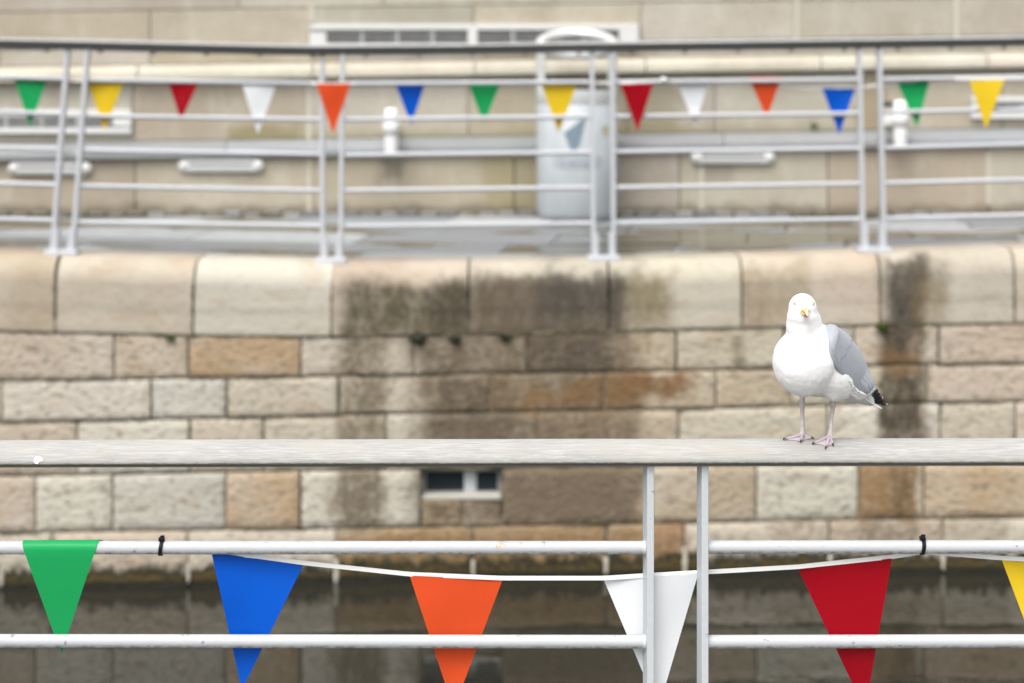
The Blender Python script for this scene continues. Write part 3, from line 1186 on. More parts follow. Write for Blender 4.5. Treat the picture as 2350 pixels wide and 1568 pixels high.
def ledge_light(u0, u1, v, lab):
    base = DLO - 0.005
    c = (u0 + u1) / 2
    kk = K * base
    q = P(c, v, base)
    t = thing('ledge_light', lab, 'light', q, 'bulkhead lights under the ledge')
    hw = (u1 - u0) / 2 * kk
    h = 14 * kk
    # rounded-end housing
    V, F = [], []
    n = 8
    out = []
    for s in (1, -1):
        for k in range(n + 1):
            a = -PI / 2 + PI * k / n
            out.append((s * (hw - h + h * math.cos(a)), s * h * math.sin(a)))
    for yy, sc in ((0.0, 1.0), (-0.028, 1.0), (-0.038, 0.92)):
        for x, z in out:
            V.append((q.x + (x - math.copysign(1 - sc, x) * h), base + yy, q.z + z * sc))
    m = len(out)
    for r_ in range(2):
        for k in range(m):
            F.append((r_ * m + k, r_ * m + (k + 1) % m, (r_ + 1) * m + (k + 1) % m, (r_ + 1) * m + k))
    F.append(tuple(range(2 * m, 3 * m)))
    fixn(mesh_obj('housing', V, F, M_white, t))
    x0, x1 = q.x - hw * 0.74, q.x + hw * 0.74
    for z0, z1, mt, nm, pr in ((q.z - 0.002, q.z + 0.013, M_slat, 'slot', 0.041), (q.z - 0.032, q.z - 0.008, M_silver, 'diffuser', 0.044), (q.z + 0.018, q.z + 0.034, M_silver, 'visor', 0.048)):
        V, F = bevel_box(x0, x1, base - pr, base - 0.02, z0, z1, 0.003)
        fixn(mesh_obj(nm, V, F, mt, t))
    for s in (-1, 1):
        V, F = lathe([(0.001, -0.012), (0.030, -0.008), (0.036, 0.0)], 14)
        V = [(q.x + s * hw * 0.86 + x, base - 0.038 + z, q.z + y) for x, y, z in V]
        mesh_obj('end_boss', V, F, M_white, t, True)


ledge_light(20, 212, 386, 'white bulkhead light under the ledge nearest the left edge')
ledge_light(410, 606, 380, 'white bulkhead light under the ledge below the red and white pennants')
ledge_light(1585, 1777, 361, 'white bulkhead light under the ledge on the right, below the orange pennant')


def cyl_fixture(u, v0, v1, lab, side):
    base = DLO - 0.17
    kk = K * base
    top, bot = P(u, v0, base), P(u, v1, base)
    t = thing('wall_cylinder', lab, 'fixture', bot, 'white cylinders on the ledge')
    r = 15.5 * kk
    H = top.z - bot.z
    V, F = lathe([(0.001, 0), (r * 0.9, 0), (r, 0.012), (r, H - 0.03), (r * 0.9, H - 0.008), (r * 0.5, H), (0.001, H)], 20, center=bot)
    mesh_obj('cylinder', V, F, M_wpost, t, True).data.set_sharp_from_angle(angle=math.radians(60))
    zc = bot.z + H * 0.58
    V, F = lathe([(r * 1.02, -0.05), (r * 1.22, -0.045), (r * 1.22, 0.045), (r * 1.02, 0.05)], 20, center=(bot.x, bot.y, zc))
    mesh_obj('collar', V, F, M_white, t, True)
    V, F = bevel_box(bot.x - 0.03, bot.x + 0.03, base + r * 0.8, DLO + 0.28, zc - 0.03, zc + 0.03, 0.004)
    fixn(mesh_obj('bracket', V, F, M_white, t))
    if side:
        V, F = bevel_box(bot.x - r - 0.09, bot.x - r + 0.02, base - 0.01, base + 0.10, zc - 0.045, zc + 0.03, 0.01)
        fixn(mesh_obj('junction_box', V, F, M_white, t))
        V, F = bevel_box(bot.x - r - 0.075, bot.x - r + 0.01, base + 0.0, base + 0.09, bot.z + H * 0.86, bot.z + H * 0.98, 0.01)
        fixn(mesh_obj('gland', V, F, M_dark, t))


cyl_fixture(898, 249, 358, 'white upright cylinder on the ledge beside the blue pennant left of the bin', False)
cyl_fixture(2066, 231, 338, 'white upright cylinder on the ledge at the right beside the green pennant', True)
tuft(1868, 290, 11, M_moss, 'small green weed growing on the ledge between orange and blue pennants', DLO + 0.20, cat='plant', name='weed', flat=0.8)

# ---------------------------------------------------------------- litter bin
BD = 14.92
kb = K * BD
bq = Vector(((1324 - 1175) * kb, BD, PZ0 + (PZ1 - PZ0) * (BD - 12.4) / 3.1))
bn = thing('litter_bin', 'tall round grey litter bin with open sides and a shiny hood behind the railing', 'bin', bq)
BR = 92.5 * kb
zb = lambda v: P(1324, v, BD - BR * 0.6).z - bq.z
Hb = zb(240)
Hr = zb(206)
V, F = lathe([(BR * 0.9, 0.0), (BR * 0.96, 0.03), (BR, 0.06), (BR, Hb), (BR * 0.985, Hb + 0.004)], 40, center=bq)
mesh_obj('body', V, F, M_bin, bn, True).data.set_sharp_from_angle(angle=math.radians(60))
V, F = lathe([(BR * 0.995, Hb), (BR * 1.005, Hb + 0.004), (BR * 1.005, Hr), (BR * 0.95, Hr), (BR * 0.95, Hb)], 40, center=bq)
mesh_obj('rim', V, F, M_bin2, bn, True).data.set_sharp_from_angle(angle=math.radians(40))
V, F = lathe([(BR * 0.94, Hb - 0.35), (BR * 0.94, Hr + 0.012), (BR * 0.955, Hr + 0.014), (BR * 0.955, Hr - 0.02)], 40, center=bq)
V2, F2 = lathe([(0.001, Hb - 0.35), (BR * 0.94, Hb - 0.35)], 40, center=bq)
mesh_obj('liner', *merge([(V, F), (V2, F2)]), M_black, bn, True)
Ht = zb(112)
for a0 in (PI - 0.62, -0.62 + 0.0):
    V, F = lathe([(BR, Hr - 0.01), (BR, Ht), (BR * 0.975, Ht), (BR * 0.975, Hr - 0.01)], 8, a0, a0 + 1.24, center=bq)
    mesh_obj('side_strap', V, F, M_bin2, bn, True).data.set_sharp_from_angle(angle=math.radians(40))
# hood: a rolled ring round an open, slightly sunken disc, tipped towards the viewer
V, F = [], []
NR, nr = 40, 10
tilt = math.radians(17)
for i in range(NR):
    a = 2 * PI * i / NR
    for j in range(nr):
        b = 2 * PI * j / nr
        rr = BR * 0.91 + BR * 0.115 * math.cos(b)
        V.append((rr * math.cos(a), rr * math.sin(a), 0.038 * math.sin(b)))
for i in range(NR):
    for j in range(nr):
        F.append((i * nr + j, ((i + 1) % NR) * nr + j, ((i + 1) % NR) * nr + (j + 1) % nr, i * nr + (j + 1) % nr))
Rm = Matrix.Translation(bq + Vector((0, 0, zb(101)))) @ Matrix.Rotation(tilt, 4, 'X')
mesh_obj('hood_ring', [Rm @ Vector(v) for v in V], F, M_hood, bn, True)
V, F = lathe([(0.001, -0.004), (0.028, -0.002), (0.03, 0.006)], 12)
qa = math.radians(-90 + 41)
V = [Matrix.Translation(bq + Vector((math.cos(qa) * (BR + 0.002), math.sin(qa) * (BR + 0.002), zb(298)))) @ (Matrix.Rotation(qa + PI / 2, 4, 'Z') @ Matrix.Rotation(PI / 2, 4, 'X') @ Vector(v)) for v in V]
mesh_obj('lock', V, F, M_rustlock, bn, True)


def on_bin(x, z, out=0.0025):
    a = -PI / 2 + x / BR
    return Vector((bq.x + (BR + out) * math.cos(a), bq.y + (BR + out) * math.sin(a), bq.z + z))


# fan emblem of slanting strokes
V, F = [], []
ez = zb(312)
for k in range(7):
    t = k / 6
    x0, z0 = -0.105 + 0.055 * t, 0.02 - 0.125 * t
    ln = 0.20 - 0.115 * t
    pts = []
    for s in range(7):
        q = s / 6
        cx = x0 + ln * q * 0.9 - 0.008
        cz = z0 + ln * q * (0.45 + 0.25 * q)
        hw_ = 0.0075 * (0.5 + math.sin(PI * min(1, q * 0.9 + 0.1)))
        pts.append((cx, cz, hw_))
    n = len(V)
    for cx, cz, hw_ in pts:
        V += [on_bin(cx + hw_ * 0.4, ez + cz - hw_), on_bin(cx - hw_ * 0.4, ez + cz + hw_)]
    for s in range(6):
        F.append((n + 2 * s, n + 2 * s + 2, n + 2 * s + 3, n + 2 * s + 1))
mesh_obj('emblem', V, F, M_print, bn)
# name in a rounded outline
zt = zb(371)
V, F = [], []
m = 40
for k in range(m):
    a = 2 * PI * k / m
    ca, sa = math.cos(a), math.sin(a)
    ex = 0.19 * math.copysign(abs(ca) ** 0.5, ca)
    ezz = 0.040 * math.copysign(abs(sa) ** 0.8, sa)
    V += [on_bin(ex, zt + ezz), on_bin(ex * 1.03, zt + ezz * 1.16)]
for k in range(m):
    F.append((2 * k, 2 * ((k + 1) % m), 2 * ((k + 1) % m) + 1, 2 * k + 1))
mesh_obj('print_outline', V, F, M_print, bn)
fc = bpy.data.curves.new('lettering_src', 'FONT')
fc.body = 'Inverclyde'
fc.size = 0.072
fc.align_x = 'CENTER'
fc.align_y = 'CENTER'
fo = bpy.data.objects.new('lettering_src', fc)
COL.objects.link(fo)
bpy.context.view_layer.update()
tm = bpy.data.meshes.new_from_object(fo)
bpy.data.objects.remove(fo)
for v in tm.vertices:
    v.co = on_bin(v.co.x, zt + v.co.y, 0.003)
tm.materials.clear()
tm.materials.append(M_print)
lo = bpy.data.objects.new('lettering', tm)
COL.objects.link(lo)
lo.parent = bn
lo.matrix_parent_inverse = Matrix.Translation(-bn.location)

# ---------------------------------------------------------------- far railing
def DRU(u):
    """the far railing stands 19 cm back from the wall face."""
    return DW(u) + 0.19


HR = [(-450, 82), (0, 97), (200, 101), (700, 113), (1000, 111), (1400, 105), (2000, 97), (2350, 92), (2800, 84)]
fr = thing('railing', 'blurred far railing with dark handrail and five pale tubes on the stone coping', 'railing', (0, DR, CAMZ - 1.285))
us = list(range(-450, 2801, 65))
V, F = [], []
sec = [(-0.045, -0.030), (-0.05, -0.02), (-0.05, 0.008), (-0.046, 0.014), (0.046, 0.014), (0.05, 0.008), (0.05, -0.02), (0.045, -0.030)]
for u in us:
    q = P(u, ip(u, HR), DRU(u))
    for a, b in sec:
        V.append((q.x, q.y + a, q.z + b))
L = len(sec)
for i in range(len(us) - 1):
    for k in range(L):
        F.append((i * L + k, i * L + (k + 1) % L, (i + 1) * L + (k + 1) % L, (i + 1) * L + k))
F += [tuple(range(L)), tuple((len(us) - 1) * L + k for k in range(L))[::-1]]
fixn(mesh_obj('handrail', V, F, M_fdark, fr))
V, F = [], []
for u in us:
    q = P(u, ip(u, HR), DRU(u))
    for a, b in ((-0.044, 0.0145), (-0.038, 0.027), (0.038, 0.027), (0.044, 0.0145)):
        V.append((q.x, q.y + a, q.z + b))
for i in range(len(us) - 1):
    for k in range(4):
        F.append((i * 4 + k, i * 4 + (k + 1) % 4, (i + 1) * 4 + (k + 1) % 4, (i + 1) * 4 + k))
F += [(0, 1, 2, 3), tuple((len(us) - 1) * 4 + k for k in (3, 2, 1, 0))]
fixn(mesh_obj('handrail_cap', V, F, M_fwood, fr))
V, F = [], []
for u in us:
    q = P(u, ip(u, HR), DRU(u))
    for a, b in ((-0.038, -0.042), (-0.038, -0.0305), (0.038, -0.0305), (0.038, -0.042)):
        V.append((q.x, q.y + a, q.z + b))
for i in range(len(us) - 1):
    for k in range(4):
        F.append((i * 4 + k, i * 4 + (k + 1) % 4, (i + 1) * 4 + (k + 1) % 4, (i + 1) * 4 + k))
F += [(0, 1, 2, 3), tuple((len(us) - 1) * 4 + k for k in (3, 2, 1, 0))]
fixn(mesh_obj('support_bar', V, F, M_bar, fr))
for u in list(range(-380, 2800, 122)):
    q = P(u, ip(u, HR), DRU(u))
    V, F = bevel_box(q.x - 0.012, q.x + 0.012, q.y - 0.02, q.y + 0.02, q.z - 0.055, q.z - 0.0415, 0.003)
    fixn(mesh_obj('screw_lug', V, F, M_bar, fr))
# post pairs: (top u pair, bottom u pair, plate v)
PAIRS = [((-400, -352), (-450, -402), 576), ((156, 202), (122, 168), 580), ((739, 786), (741, 782), 597), ((1358, 1404), (1362, 1408), 592),
         ((1971, 2017), (1980, 2028), 577), ((2560, 2606), (2575, 2622), 566)]


def post(top, bot, w, dep, name, mat, parent, yaw=0.0):
    top, bot = Vector(top), Vector(bot)
    c, s = math.cos(yaw), math.sin(yaw)
    c8 = []
    for p in (bot, top):
        for x, y in ((-w, -dep), (w, -dep), (w, dep), (-w, dep)):
            c8.append((p.x + x * c - y * s, p.y + x * s + y * c, p.z))
    V, F = hexa(c8)
    return fixn(mesh_obj(name, V, F, mat, parent))


for tp, bt, pv in PAIRS:
    zc = max(coping_z(bt[0]), coping_z(bt[1])) + 0.010
    dq = DRU((bt[0] + bt[1]) / 2)
    for tu, bu in zip(tp, bt):
        q = P(tu, ip(tu, HR), dq)
        top = (q.x, dq, q.z - 0.03)
        bot = ((bu - 1175) * K * dq, dq, zc + 0.012)
        post(top, bot, 0.0130, 0.032, 'post', M_ftube, fr)
        # thick sleeve at the foot
        f = 0.11
        mid = tuple(bot[k] + (top[k] - bot[k]) * f for k in range(3))
        sx = 0.012 if bu == bt[0] else -0.012
        post((mid[0] + sx, dq, mid[2]), (bot[0] + sx, dq, bot[2]), 0.018, 0.036, 'foot_gusset', M_ftube, fr)
    x0 = (bt[0] - 14 - 1175) * K * dq
    x1 = (bt[1] + 14 - 1175) * K * dq
    V, F = bevel_box(x0, x1, dq - 0.085, dq + 0.075, zc - 0.018, zc + 0.014, 0.004)
    fixn(mesh_obj('base_plate', V, F, M_ftube, fr))
PANELS = [  # (u left, u right at each of the five tubes) rows: (v left, v right)
    ((-352, 156), [(170, 181), (246, 262), (328, 343), (411, 425), (494, 506)]),
    ((202, 739), [(184, 192), (266, 275), (345, 355), (427, 438), (510, 519)]),
    ((786, 1358), [(192, 189), (275, 268), (357, 350), (438, 431), (520, 513)]),
    ((1404, 1971), [(189, 183), (268, 261), (349, 341), (431, 422), (512, 503)]),
    ((2017, 2560), [(183, 173), (258, 247), (340, 326), (421, 407), (502, 488)])]


def post_u(pair, side, v):
    tp, bt, pv = PAIRS[pair]
    vt = 110
    t = (v - vt) / (pv - vt)
    return tp[side] + (bt[side] - tp[side]) * t


for pi, (ends, rows_) in enumerate(PANELS):
    for v0, v1 in rows_:
        ua, ub = post_u(pi, 1, v0), post_u(pi + 1, 0, v1)
        a = P(ua, v0, DRU(sum(PAIRS[pi][1]) / 2))
        b = P(ub, v1, DRU(sum(PAIRS[pi + 1][1]) / 2))
        V, F = tube([a, b], 0.0150, 12)
        mesh_obj('rail', V, F, M_ftube, fr, True).data.set_sharp_from_angle(angle=math.radians(60))

# ---------------------------------------------------------------- bunting


def pennant(tl, tr, tip, d, color, parent, wave=0.004, dshift=None, lab=None, n=14):
    """triangle from two top corners to a tip, gently curled."""
    grid = []
    seed = random.uniform(0, 50)
    for i in range(n + 1):
        t = i / n
        row = []
        for j in range(7):
            s = j / 6
            s2 = 0.5 + (s - 0.5) * (1 - t * 0.985)
            topu = tl[0] + (tr[0] - tl[0]) * s
            topv = tl[1] + (tr[1] - tl[1]) * s
            u = topu + (tip[0] - topu) * t
            v = topv + (tip[1] - topv) * t
            dd = (d(u) if callable(d) else d) + (dshift(t) if dshift else 0)
            dd += wave * (mnoise.noise(Vector((seed + s2 * 1.4, t * 1.6, 0))) * 1.6 + 0.8 * math.sin(2.2 * t + seed) * (s2 - 0.5))
            row.append(P(u, v, dd))
        grid.append(row)
    V, F = sheet(grid, 0.0006)
    o = fixn(mesh_obj('pennant', V, F, FLAG[color], parent, True))
    o.data.set_sharp_from_angle(angle=math.radians(60))
    o['label'] = lab or color + ' vinyl pennant'
    return o


def tape(pts, d, parent, half=4.6, dep=0.0012):
    """flat woven tape through (u, v[, d]) points."""
    V, F = [], []
    dense = []
    us_ = [p[0] for p in pts]
    n = max(8, int((us_[-1] - us_[0]) / 18))
    for k in range(n + 1):
        u = us_[0] + (us_[-1] - us_[0]) * k / n
        dense.append((u, float(np.interp(u, us_, [p[1] for p in pts])), (DRU(u) + float(np.interp(u, us_, [p[2] for p in pts]))) if len(pts[0]) > 2 else d))
    for u, v, dd in dense:
        tw_ = 0.35 * math.sin(u * 0.013)
        hh = half * (1 - 0.06 * abs(tw_))
        a, b = P(u, v - hh, dd), P(u, v + hh, dd)
        V += [a + Vector((0, -dep, 0)), b + Vector((0, -dep, 0)), b + Vector((0, dep, 0)), a + Vector((0, dep, 0))]
    for i in range(n):
        for k in range(4):
            F.append((i * 4 + k, i * 4 + (k + 1) % 4, (i + 1) * 4 + (k + 1) % 4, (i + 1) * 4 + k))
    F += [(0, 1, 2, 3), (n * 4 + 3, n * 4 + 2, n * 4 + 1, n * 4)]
    return fixn(mesh_obj('tape', V, F, M_tape, parent))


FB, FF = 0.022, -0.044
fbt = thing('bunting', 'blurred string of small coloured pennants along the far railing', 'bunting', P(1175, 190, DR))
FFLAGS = [('yellow', -135, -58, 178, 282, -97, 'B'), ('green', 34, 108, 184, 291, 69, 'B'), ('yellow', 202, 284, 188, 301, 240, 'B'), ('red', 385, 458, 184, 278, 415, 'B'), ('white', 553, 637, 186, 307, 592, 'B'),
          ('orange', 726, 805, 192, 308, 764, 'F'), ('blue', 905, 977, 187, 288, 944, 'B'), ('green', 1072, 1151, 185, 285, 1111, 'B'), ('yellow', 1241, 1326, 190, 306, 1282, 'B'),
          ('red', 1424, 1499, 193, 302, 1463, 'F'), ('white', 1555, 1625, 190, 290, 1595, 'B'), ('orange', 1717, 1794, 177, 272, 1760, 'B'), ('blue', 1887, 1963, 203, 309, 1926, 'B'),
          ('green', 2059, 2134, 187, 293, 2105, 'B'), ('yellow', 2224, 2306, 182, 296, 2263, 'F'), ('red', 2400, 2478, 180, 285, 2440, 'B')]
for c, a, b, v, tv, tx, side in FFLAGS:
    d = (lambda u, q=(FB if side == 'B' else FF): DRU(u) + q)
    if c == 'green' and a > 2000:
        pennant((a, v + 4), (b, v - 4), (tx, tv), d, c, fbt, 0.008, n=8)
    else:
        pennant((a, v), (b, v), (tx, tv), d, c, fbt, 0.008, n=8)
tape([(-300, 172, FB), (0, 181, FB), (202, 186, FB), (700, 191, FB), (735, 192, FF), (800, 192, FF), (860, 190, FB), (1400, 190, FB), (1440, 190, FF), (1525, 184, FF)], FB, fbt, 2.6)
tape([(1525, 184, FF), (1560, 186, FB), (1720, 189, FB), (1860, 203, FB), (1970, 200, FB), (2060, 191, FB), (2150, 180, FB), (2225, 181, FF), (2310, 180, FF), (2400, 180, FB), (2600, 180, FB)], FB, fbt, 2.4)
V, F = lathe([(0.001, -0.018), (0.016, -0.012), (0.021, 0), (0.016, 0.013), (0.001, 0.018)], 12, center=P(1523, 183, DRU(1523) + FF - 0.006))
mesh_obj('knot', V, F, M_tape, fbt, True)

# ================================================================ NEAR RAILING
nr_ = thing('railing', 'sharp front railing with silvered wooden handrail and pale grey tubes', 'railing', (0, D0, DECK))
# handrail section: (depth offset, height offset from top)
HZ = P(0, 1012, D0).z


def hz(x):
    return HZ + 0.0045 * (x / 1.22) * 0.5


HSEC = [(0.046, -0.022), (0.043, -0.009), (0.035, -0.0025), (0.022, 0.0), (0.008, -0.0012), (-0.006, -0.005), (-0.017, -0.0105), (-0.026, -0.0175),
        (-0.033, -0.0255), (-0.0385, -0.034), (-0.0415, -0.042), (-0.040, -0.048), (-0.033, -0.051), (0.026, -0.051), (0.040, -0.044)]


def rail_top(y):
    """height of the handrail's upper surface below its crown, by depth offset."""
    pts = sorted([p for p in HSEC[:11]])
    return float(np.interp(y, [p[0] for p in pts], [p[1] for p in pts]))


V, F = [], []
n = 90
for i in range(n + 1):
    x = -2.7 + 5.4 * i / n
    for a, b in HSEC:
        wv = 0.0006 * mnoise.noise(Vector((x * 3.1, a * 20, b * 20)))
        V.append((x, D0 + a + wv, hz(x) + b + wv))
L = len(HSEC)
for i in range(n):
    for k in range(L):
        F.append((i * L + k, i * L + (k + 1) % L, (i + 1) * L + (k + 1) % L, (i + 1) * L + k))
F += [tuple(range(L)), tuple(n * L + k for k in range(L))[::-1]]
fixn(mesh_obj('handrail', V, F, M_wood, nr_, True))
V, F = hexa([(-2.7, D0 - 0.024, hz(-2.7) - 0.0565), (2.7, D0 - 0.024, hz(2.7) - 0.0565), (2.7, D0 + 0.024, hz(2.7) - 0.0565), (-2.7, D0 + 0.024, hz(-2.7) - 0.0565),
             (-2.7, D0 - 0.024, hz(-2.7) - 0.0505), (2.7, D0 - 0.024, hz(2.7) - 0.0505), (2.7, D0 + 0.024, hz(2.7) - 0.0505), (-2.7, D0 + 0.024, hz(-2.7) - 0.0505)])
mesh_obj('support_bar', V, F, M_bar, nr_)
xs_ = [P(1488.0, 0, D0).x, P(1612.5, 0, D0).x]
for x in xs_ + [-2.6, 2.6]:
    b = bevel_box(-0.0082, 0.0082, -0.024, 0.024, DECK, hz(x) - 0.0563, 0.0012)
    Rz = Matrix.Translation((x, D0, 0)) @ Matrix.Rotation(math.radians(9.5), 4, 'Z')
    fixn(mesh_obj('post', [Rz @ Vector(p) for p in b[0]], b[1], M_post, nr_))
V, F = bevel_box(xs_[0] - 0.03, xs_[1] + 0.03, D0 - 0.07, D0 + 0.07, DECK, DECK + 0.014, 0.003)
fixn(mesh_obj('base_plate', V, F, M_post, nr_))
TR = 0.0157
for ul, ur, vl, vr in [(-1350, 1487, 1257, 1257), (1613, 3650, 1256, 1254), (-1350, 1487, 1469, 1473), (1613, 3650, 1473, 1468.5),
                       (-1350, 1487, 1690, 1692), (1613, 3650, 1692, 1690), (-1350, 1487, 1906, 1908), (1613, 3650, 1908, 1906), (-1350, 1487, 2120, 2120), (1613, 3650, 2120, 2120)]:
    V, F = tube([P(ul, vl, D0), P((ul + ur) / 2, (vl + vr) / 2, D0), P(ur, vr, D0)], TR, 20)
    mesh_obj('rail', V, F, M_tube, nr_, True).data.set_sharp_from_angle(angle=math.radians(60))
    # weld bead where the tube meets the inner post
    ue, ve, s = (ur - 6.5, vr, -1) if ul < 0 else (ul + 6.5, vl, 1)
    a = P(ue, ve, D0)
    V, F = tube([a + Vector((-s * 0.002, 0, 0)), a + Vector((s * 0.002, 0, 0)), a + Vector((s * 0.0055, 0, 0)), a + Vector((s * 0.008, 0, 0))], [TR * 1.12, TR * 1.13, TR * 1.06, TR * 0.98], 20)
    mesh_obj('weld_bead', V, F, M_post, nr_, True)

# bird dropping on the rail
V, F = [], []
dc = P(86, 1053, D0 - 0.043)
dc.z = hz(dc.x) - 0.034
ring = 12
for k in range(ring):
    a = 2 * PI * k / ring
    rr = 0.0085 * random.uniform(0.75, 1.25)
    V.append((dc.x + rr * math.cos(a) * 1.25, D0 - 0.0385 - 0.0006 + (rr * math.sin(a) * 0.75 + (hz(dc.x) - 0.034 - dc.z) * 0) * 0.55, dc.z + rr * math.sin(a) * 0.75 - (0.004 if k in (8, 9) else 0)))
V.append((dc.x, D0 - 0.0415, dc.z + 0.001))
F = [(k, (k + 1) % ring, ring) for k in range(ring)]
o = fixn(mesh_obj('bird_dropping', V, F, M_wpost, None, True))
tag(o, 'white bird dropping on the wooden handrail at far left', 'dropping')

# near bunting
NB = D0 + 0.021
nbt = thing('bunting', 'sharp front string of large coloured pennants tied below the wooden handrail', 'bunting', P(1175, 1310, NB))
pennant((485, 1268), (696, 1297), (555, 1583), NB, 'blue', nbt, 0.011)
pennant((940, 1321), (1153, 1332), (1041, 1628), NB, 'orange', nbt, 0.011)
pennant((1386, 1332), (1603, 1315), (1511, 1628), NB, 'white', nbt, 0.011)
pennant((1831, 1304), (2047, 1282), (1985, 1630), NB, 'red', nbt, 0.011)
pennant((2299, 1285), (2512, 1296), (2421, 1610), NB, 'yellow', nbt, 0.011)
# green one flipped up over the tube and tucked behind the lower tube
grid = []
path = []       # (depth, v)
tc = P(140, 1257, D0)
rr = TR + 0.0016
for k in range(9):
    a = math.radians(-35 + k * 27.9)       # from behind, over the top, to the front
    path.append((D0 + rr * math.cos(a), tc.z + rr * math.sin(a)))
zt_, ze_ = path[-1][1], P(0, 1501, NB).z
for k in range(1, 13):
    t = k / 12
    path.append((path[8][0] + (NB + 0.001 - path[8][0]) * t ** 1.1, zt_ + (ze_ - zt_) * t))
total = len(path)
zs0 = path[4][1]
for i, (dy, z) in enumerate(path):
    if i <= 4:
        ul, ur = 53 - (4 - i) * 1.0, 229 + (4 - i) * 6.0
    else:
        t = (zs0 - z) / (zs0 - ze_)
        ul, ur = 53 + (136 - 53) * t, 229 + (136 - 229) * t
    row = []
    for j in range(7):
        u = ul + (ur - ul) * j / 6
        lift = 0.0015 * (j / 6) ** 2 * (1 if 2 <= i <= 4 else 0)
        row.append(Vector(((u - 1175) * K * D0, dy, z + lift)))
    grid.append(row)
V, F = sheet(grid, 0.0006)
o = fixn(mesh_obj('pennant', V, F, FLAG['green'], nbt, True))
o.data.set_sharp_from_angle(angle=math.radians(60))
o['label'] = 'green vinyl pennant flipped over the upper tube'
tape([(-300, 1252), (0, 1255), (240, 1252), (371, 1262), (485, 1267), (590, 1277), (696, 1292), (940, 1318), (1153, 1327), (1386, 1327), (1480, 1321), (1603, 1314), (1831, 1301), (2047, 1278), (2117, 1267),
      (2200, 1273), (2300, 1281), (2512, 1291), (2700, 1300)], NB - 0.0015, nbt, 5.0)


def cable_tie(u, v, lab):
    c = P(u, v, D0)
    t = thing('cable_tie', lab, 'cable tie', c, 'black cable ties on the front railing')
    V, F = [], []
    n = 28
    for k in range(n):
        a = 2 * PI * k / n
        for r_, x in ((TR + 0.0004, -0.0046), (TR + 0.0022, -0.0046), (TR + 0.0022, 0.0046), (TR + 0.0004, 0.0046)):
            ex = 1.0 + (0.12 if math.sin(a) < -0.5 else 0)
            V.append((c.x + x + 0.002 * math.sin(a), c.y + r_ * math.cos(a) * ex, c.z + r_ * math.sin(a) * (1.0 + (0.06 if math.sin(a) < 0 else 0))))
    for k in range(n):
        for j in range(4):
            F.append((k * 4 + j, k * 4 + (j + 1) % 4, ((k + 1) % n) * 4 + (j + 1) % 4, ((k + 1) % n) * 4 + j))
    fixn(mesh_obj('strap', V, F, M_black, t))
    V, F = bevel_box(c.x - 0.0068, c.x + 0.0068, c.y - 0.008, c.y + 0.006, c.z + TR + 0.0005, c.z + TR + 0.0095, 0.0015)
    fixn(mesh_obj('head', V, F, M_black, t))
    V, F = bevel_box(c.x - 0.003, c.x + 0.0065, c.y - 0.004, c.y + 0.003, c.z + TR + 0.009, c.z + TR + 0.0135, 0.001)
    fixn(mesh_obj('tail_stub', V, F, M_black, t))


cable_tie(371, 1257, 'black cable tie on the upper tube between green and blue pennants')
cable_tie(2117, 1255, 'black cable tie on the upper tube right of the red pennant')
# ================================================================ GULL
# local frame (cm): f forward, l to the bird's left, z up; turned 50 deg from the camera line
GU = 1875.0
gx = (GU - 1175) * K * D0
G0 = Vector((gx, D0 + 0.004, hz(gx)))
YAW = math.radians(50)
GF = Vector((-math.sin(YAW), -math.cos(YAW), 0))
GL = Vector((math.cos(YAW), -math.sin(YAW), 0))


def g(f, l, z):
    return G0 + GF * (f * 0.01) + GL * (l * 0.01) + Vector((0, 0, z * 0.01))


gull = thing('gull', 'white herring gull with grey wings standing on the wooden handrail, facing the camera', 'bird', G0)


def feather_mat(name, base, streak, rough=0.75, sheen=0.2, amt=0.5, bs=0.25):
    m, nt, b = new_mat(name, base, rough)
    p = opos(nt)
    R = nd(nt, 'ShaderNodeVectorRotate', {'Vector': p, 'Axis': (0, 0, 1), 'Angle': -YAW}, rotation_type='AXIS_ANGLE').outputs[0]
    n1 = noise(nt, scaled(nt, R, (150, 40, 60)), 1.0, 4, 0.6, 0.5)
    n2 = noise(nt, scaled(nt, R, (20, 14, 22)), 1.0, 3)
    c = mix(nt, ramp(nt, n1, 0.40, 0.72, 0, amt), base, streak)
    c = mix(nt, ramp(nt, n2, 0.5, 0.75, 0, amt * 0.6), c, streak)
    setin(nt, b.inputs['Base Color'], c)
    setin(nt, b.inputs['Normal'], bump(nt, n1, bs, 0.004))
    b.inputs['Sheen Weight'].default_value = sheen
    return m


M_plume = feather_mat('white_plumage', (0.72, 0.72, 0.715), (0.60, 0.61, 0.62), amt=0.45, bs=0.35)
M_grey = feather_mat('grey_wing', (0.285, 0.305, 0.335), (0.235, 0.25, 0.275), 0.7, 0.15, 0.6, 0.2)
M_grey2 = feather_mat('pale_grey_feather', (0.315, 0.335, 0.365), (0.26, 0.275, 0.30), 0.7, 0.15, 0.5, 0.2)
M_wtip = new_mat('white_feather_tip', (0.74, 0.75, 0.76), 0.7)[0]
M_prim = new_mat('black_primary', (0.008, 0.008, 0.010), 0.5)[0]


def leg_mat():
    m, nt, b = new_mat('pink_leg_skin', rough=0.5)
    p = opos(nt)
    c = mix(nt, ramp(nt, noise(nt, p, 90, 4, 0.6), 0.35, 0.7), (0.47, 0.42, 0.425), (0.58, 0.54, 0.50))
    setin(nt, b.inputs['Base Color'], c)
    setin(nt, b.inputs['Normal'], bump(nt, noise(nt, p, 400, 3), 0.3, 0.002))
    return m


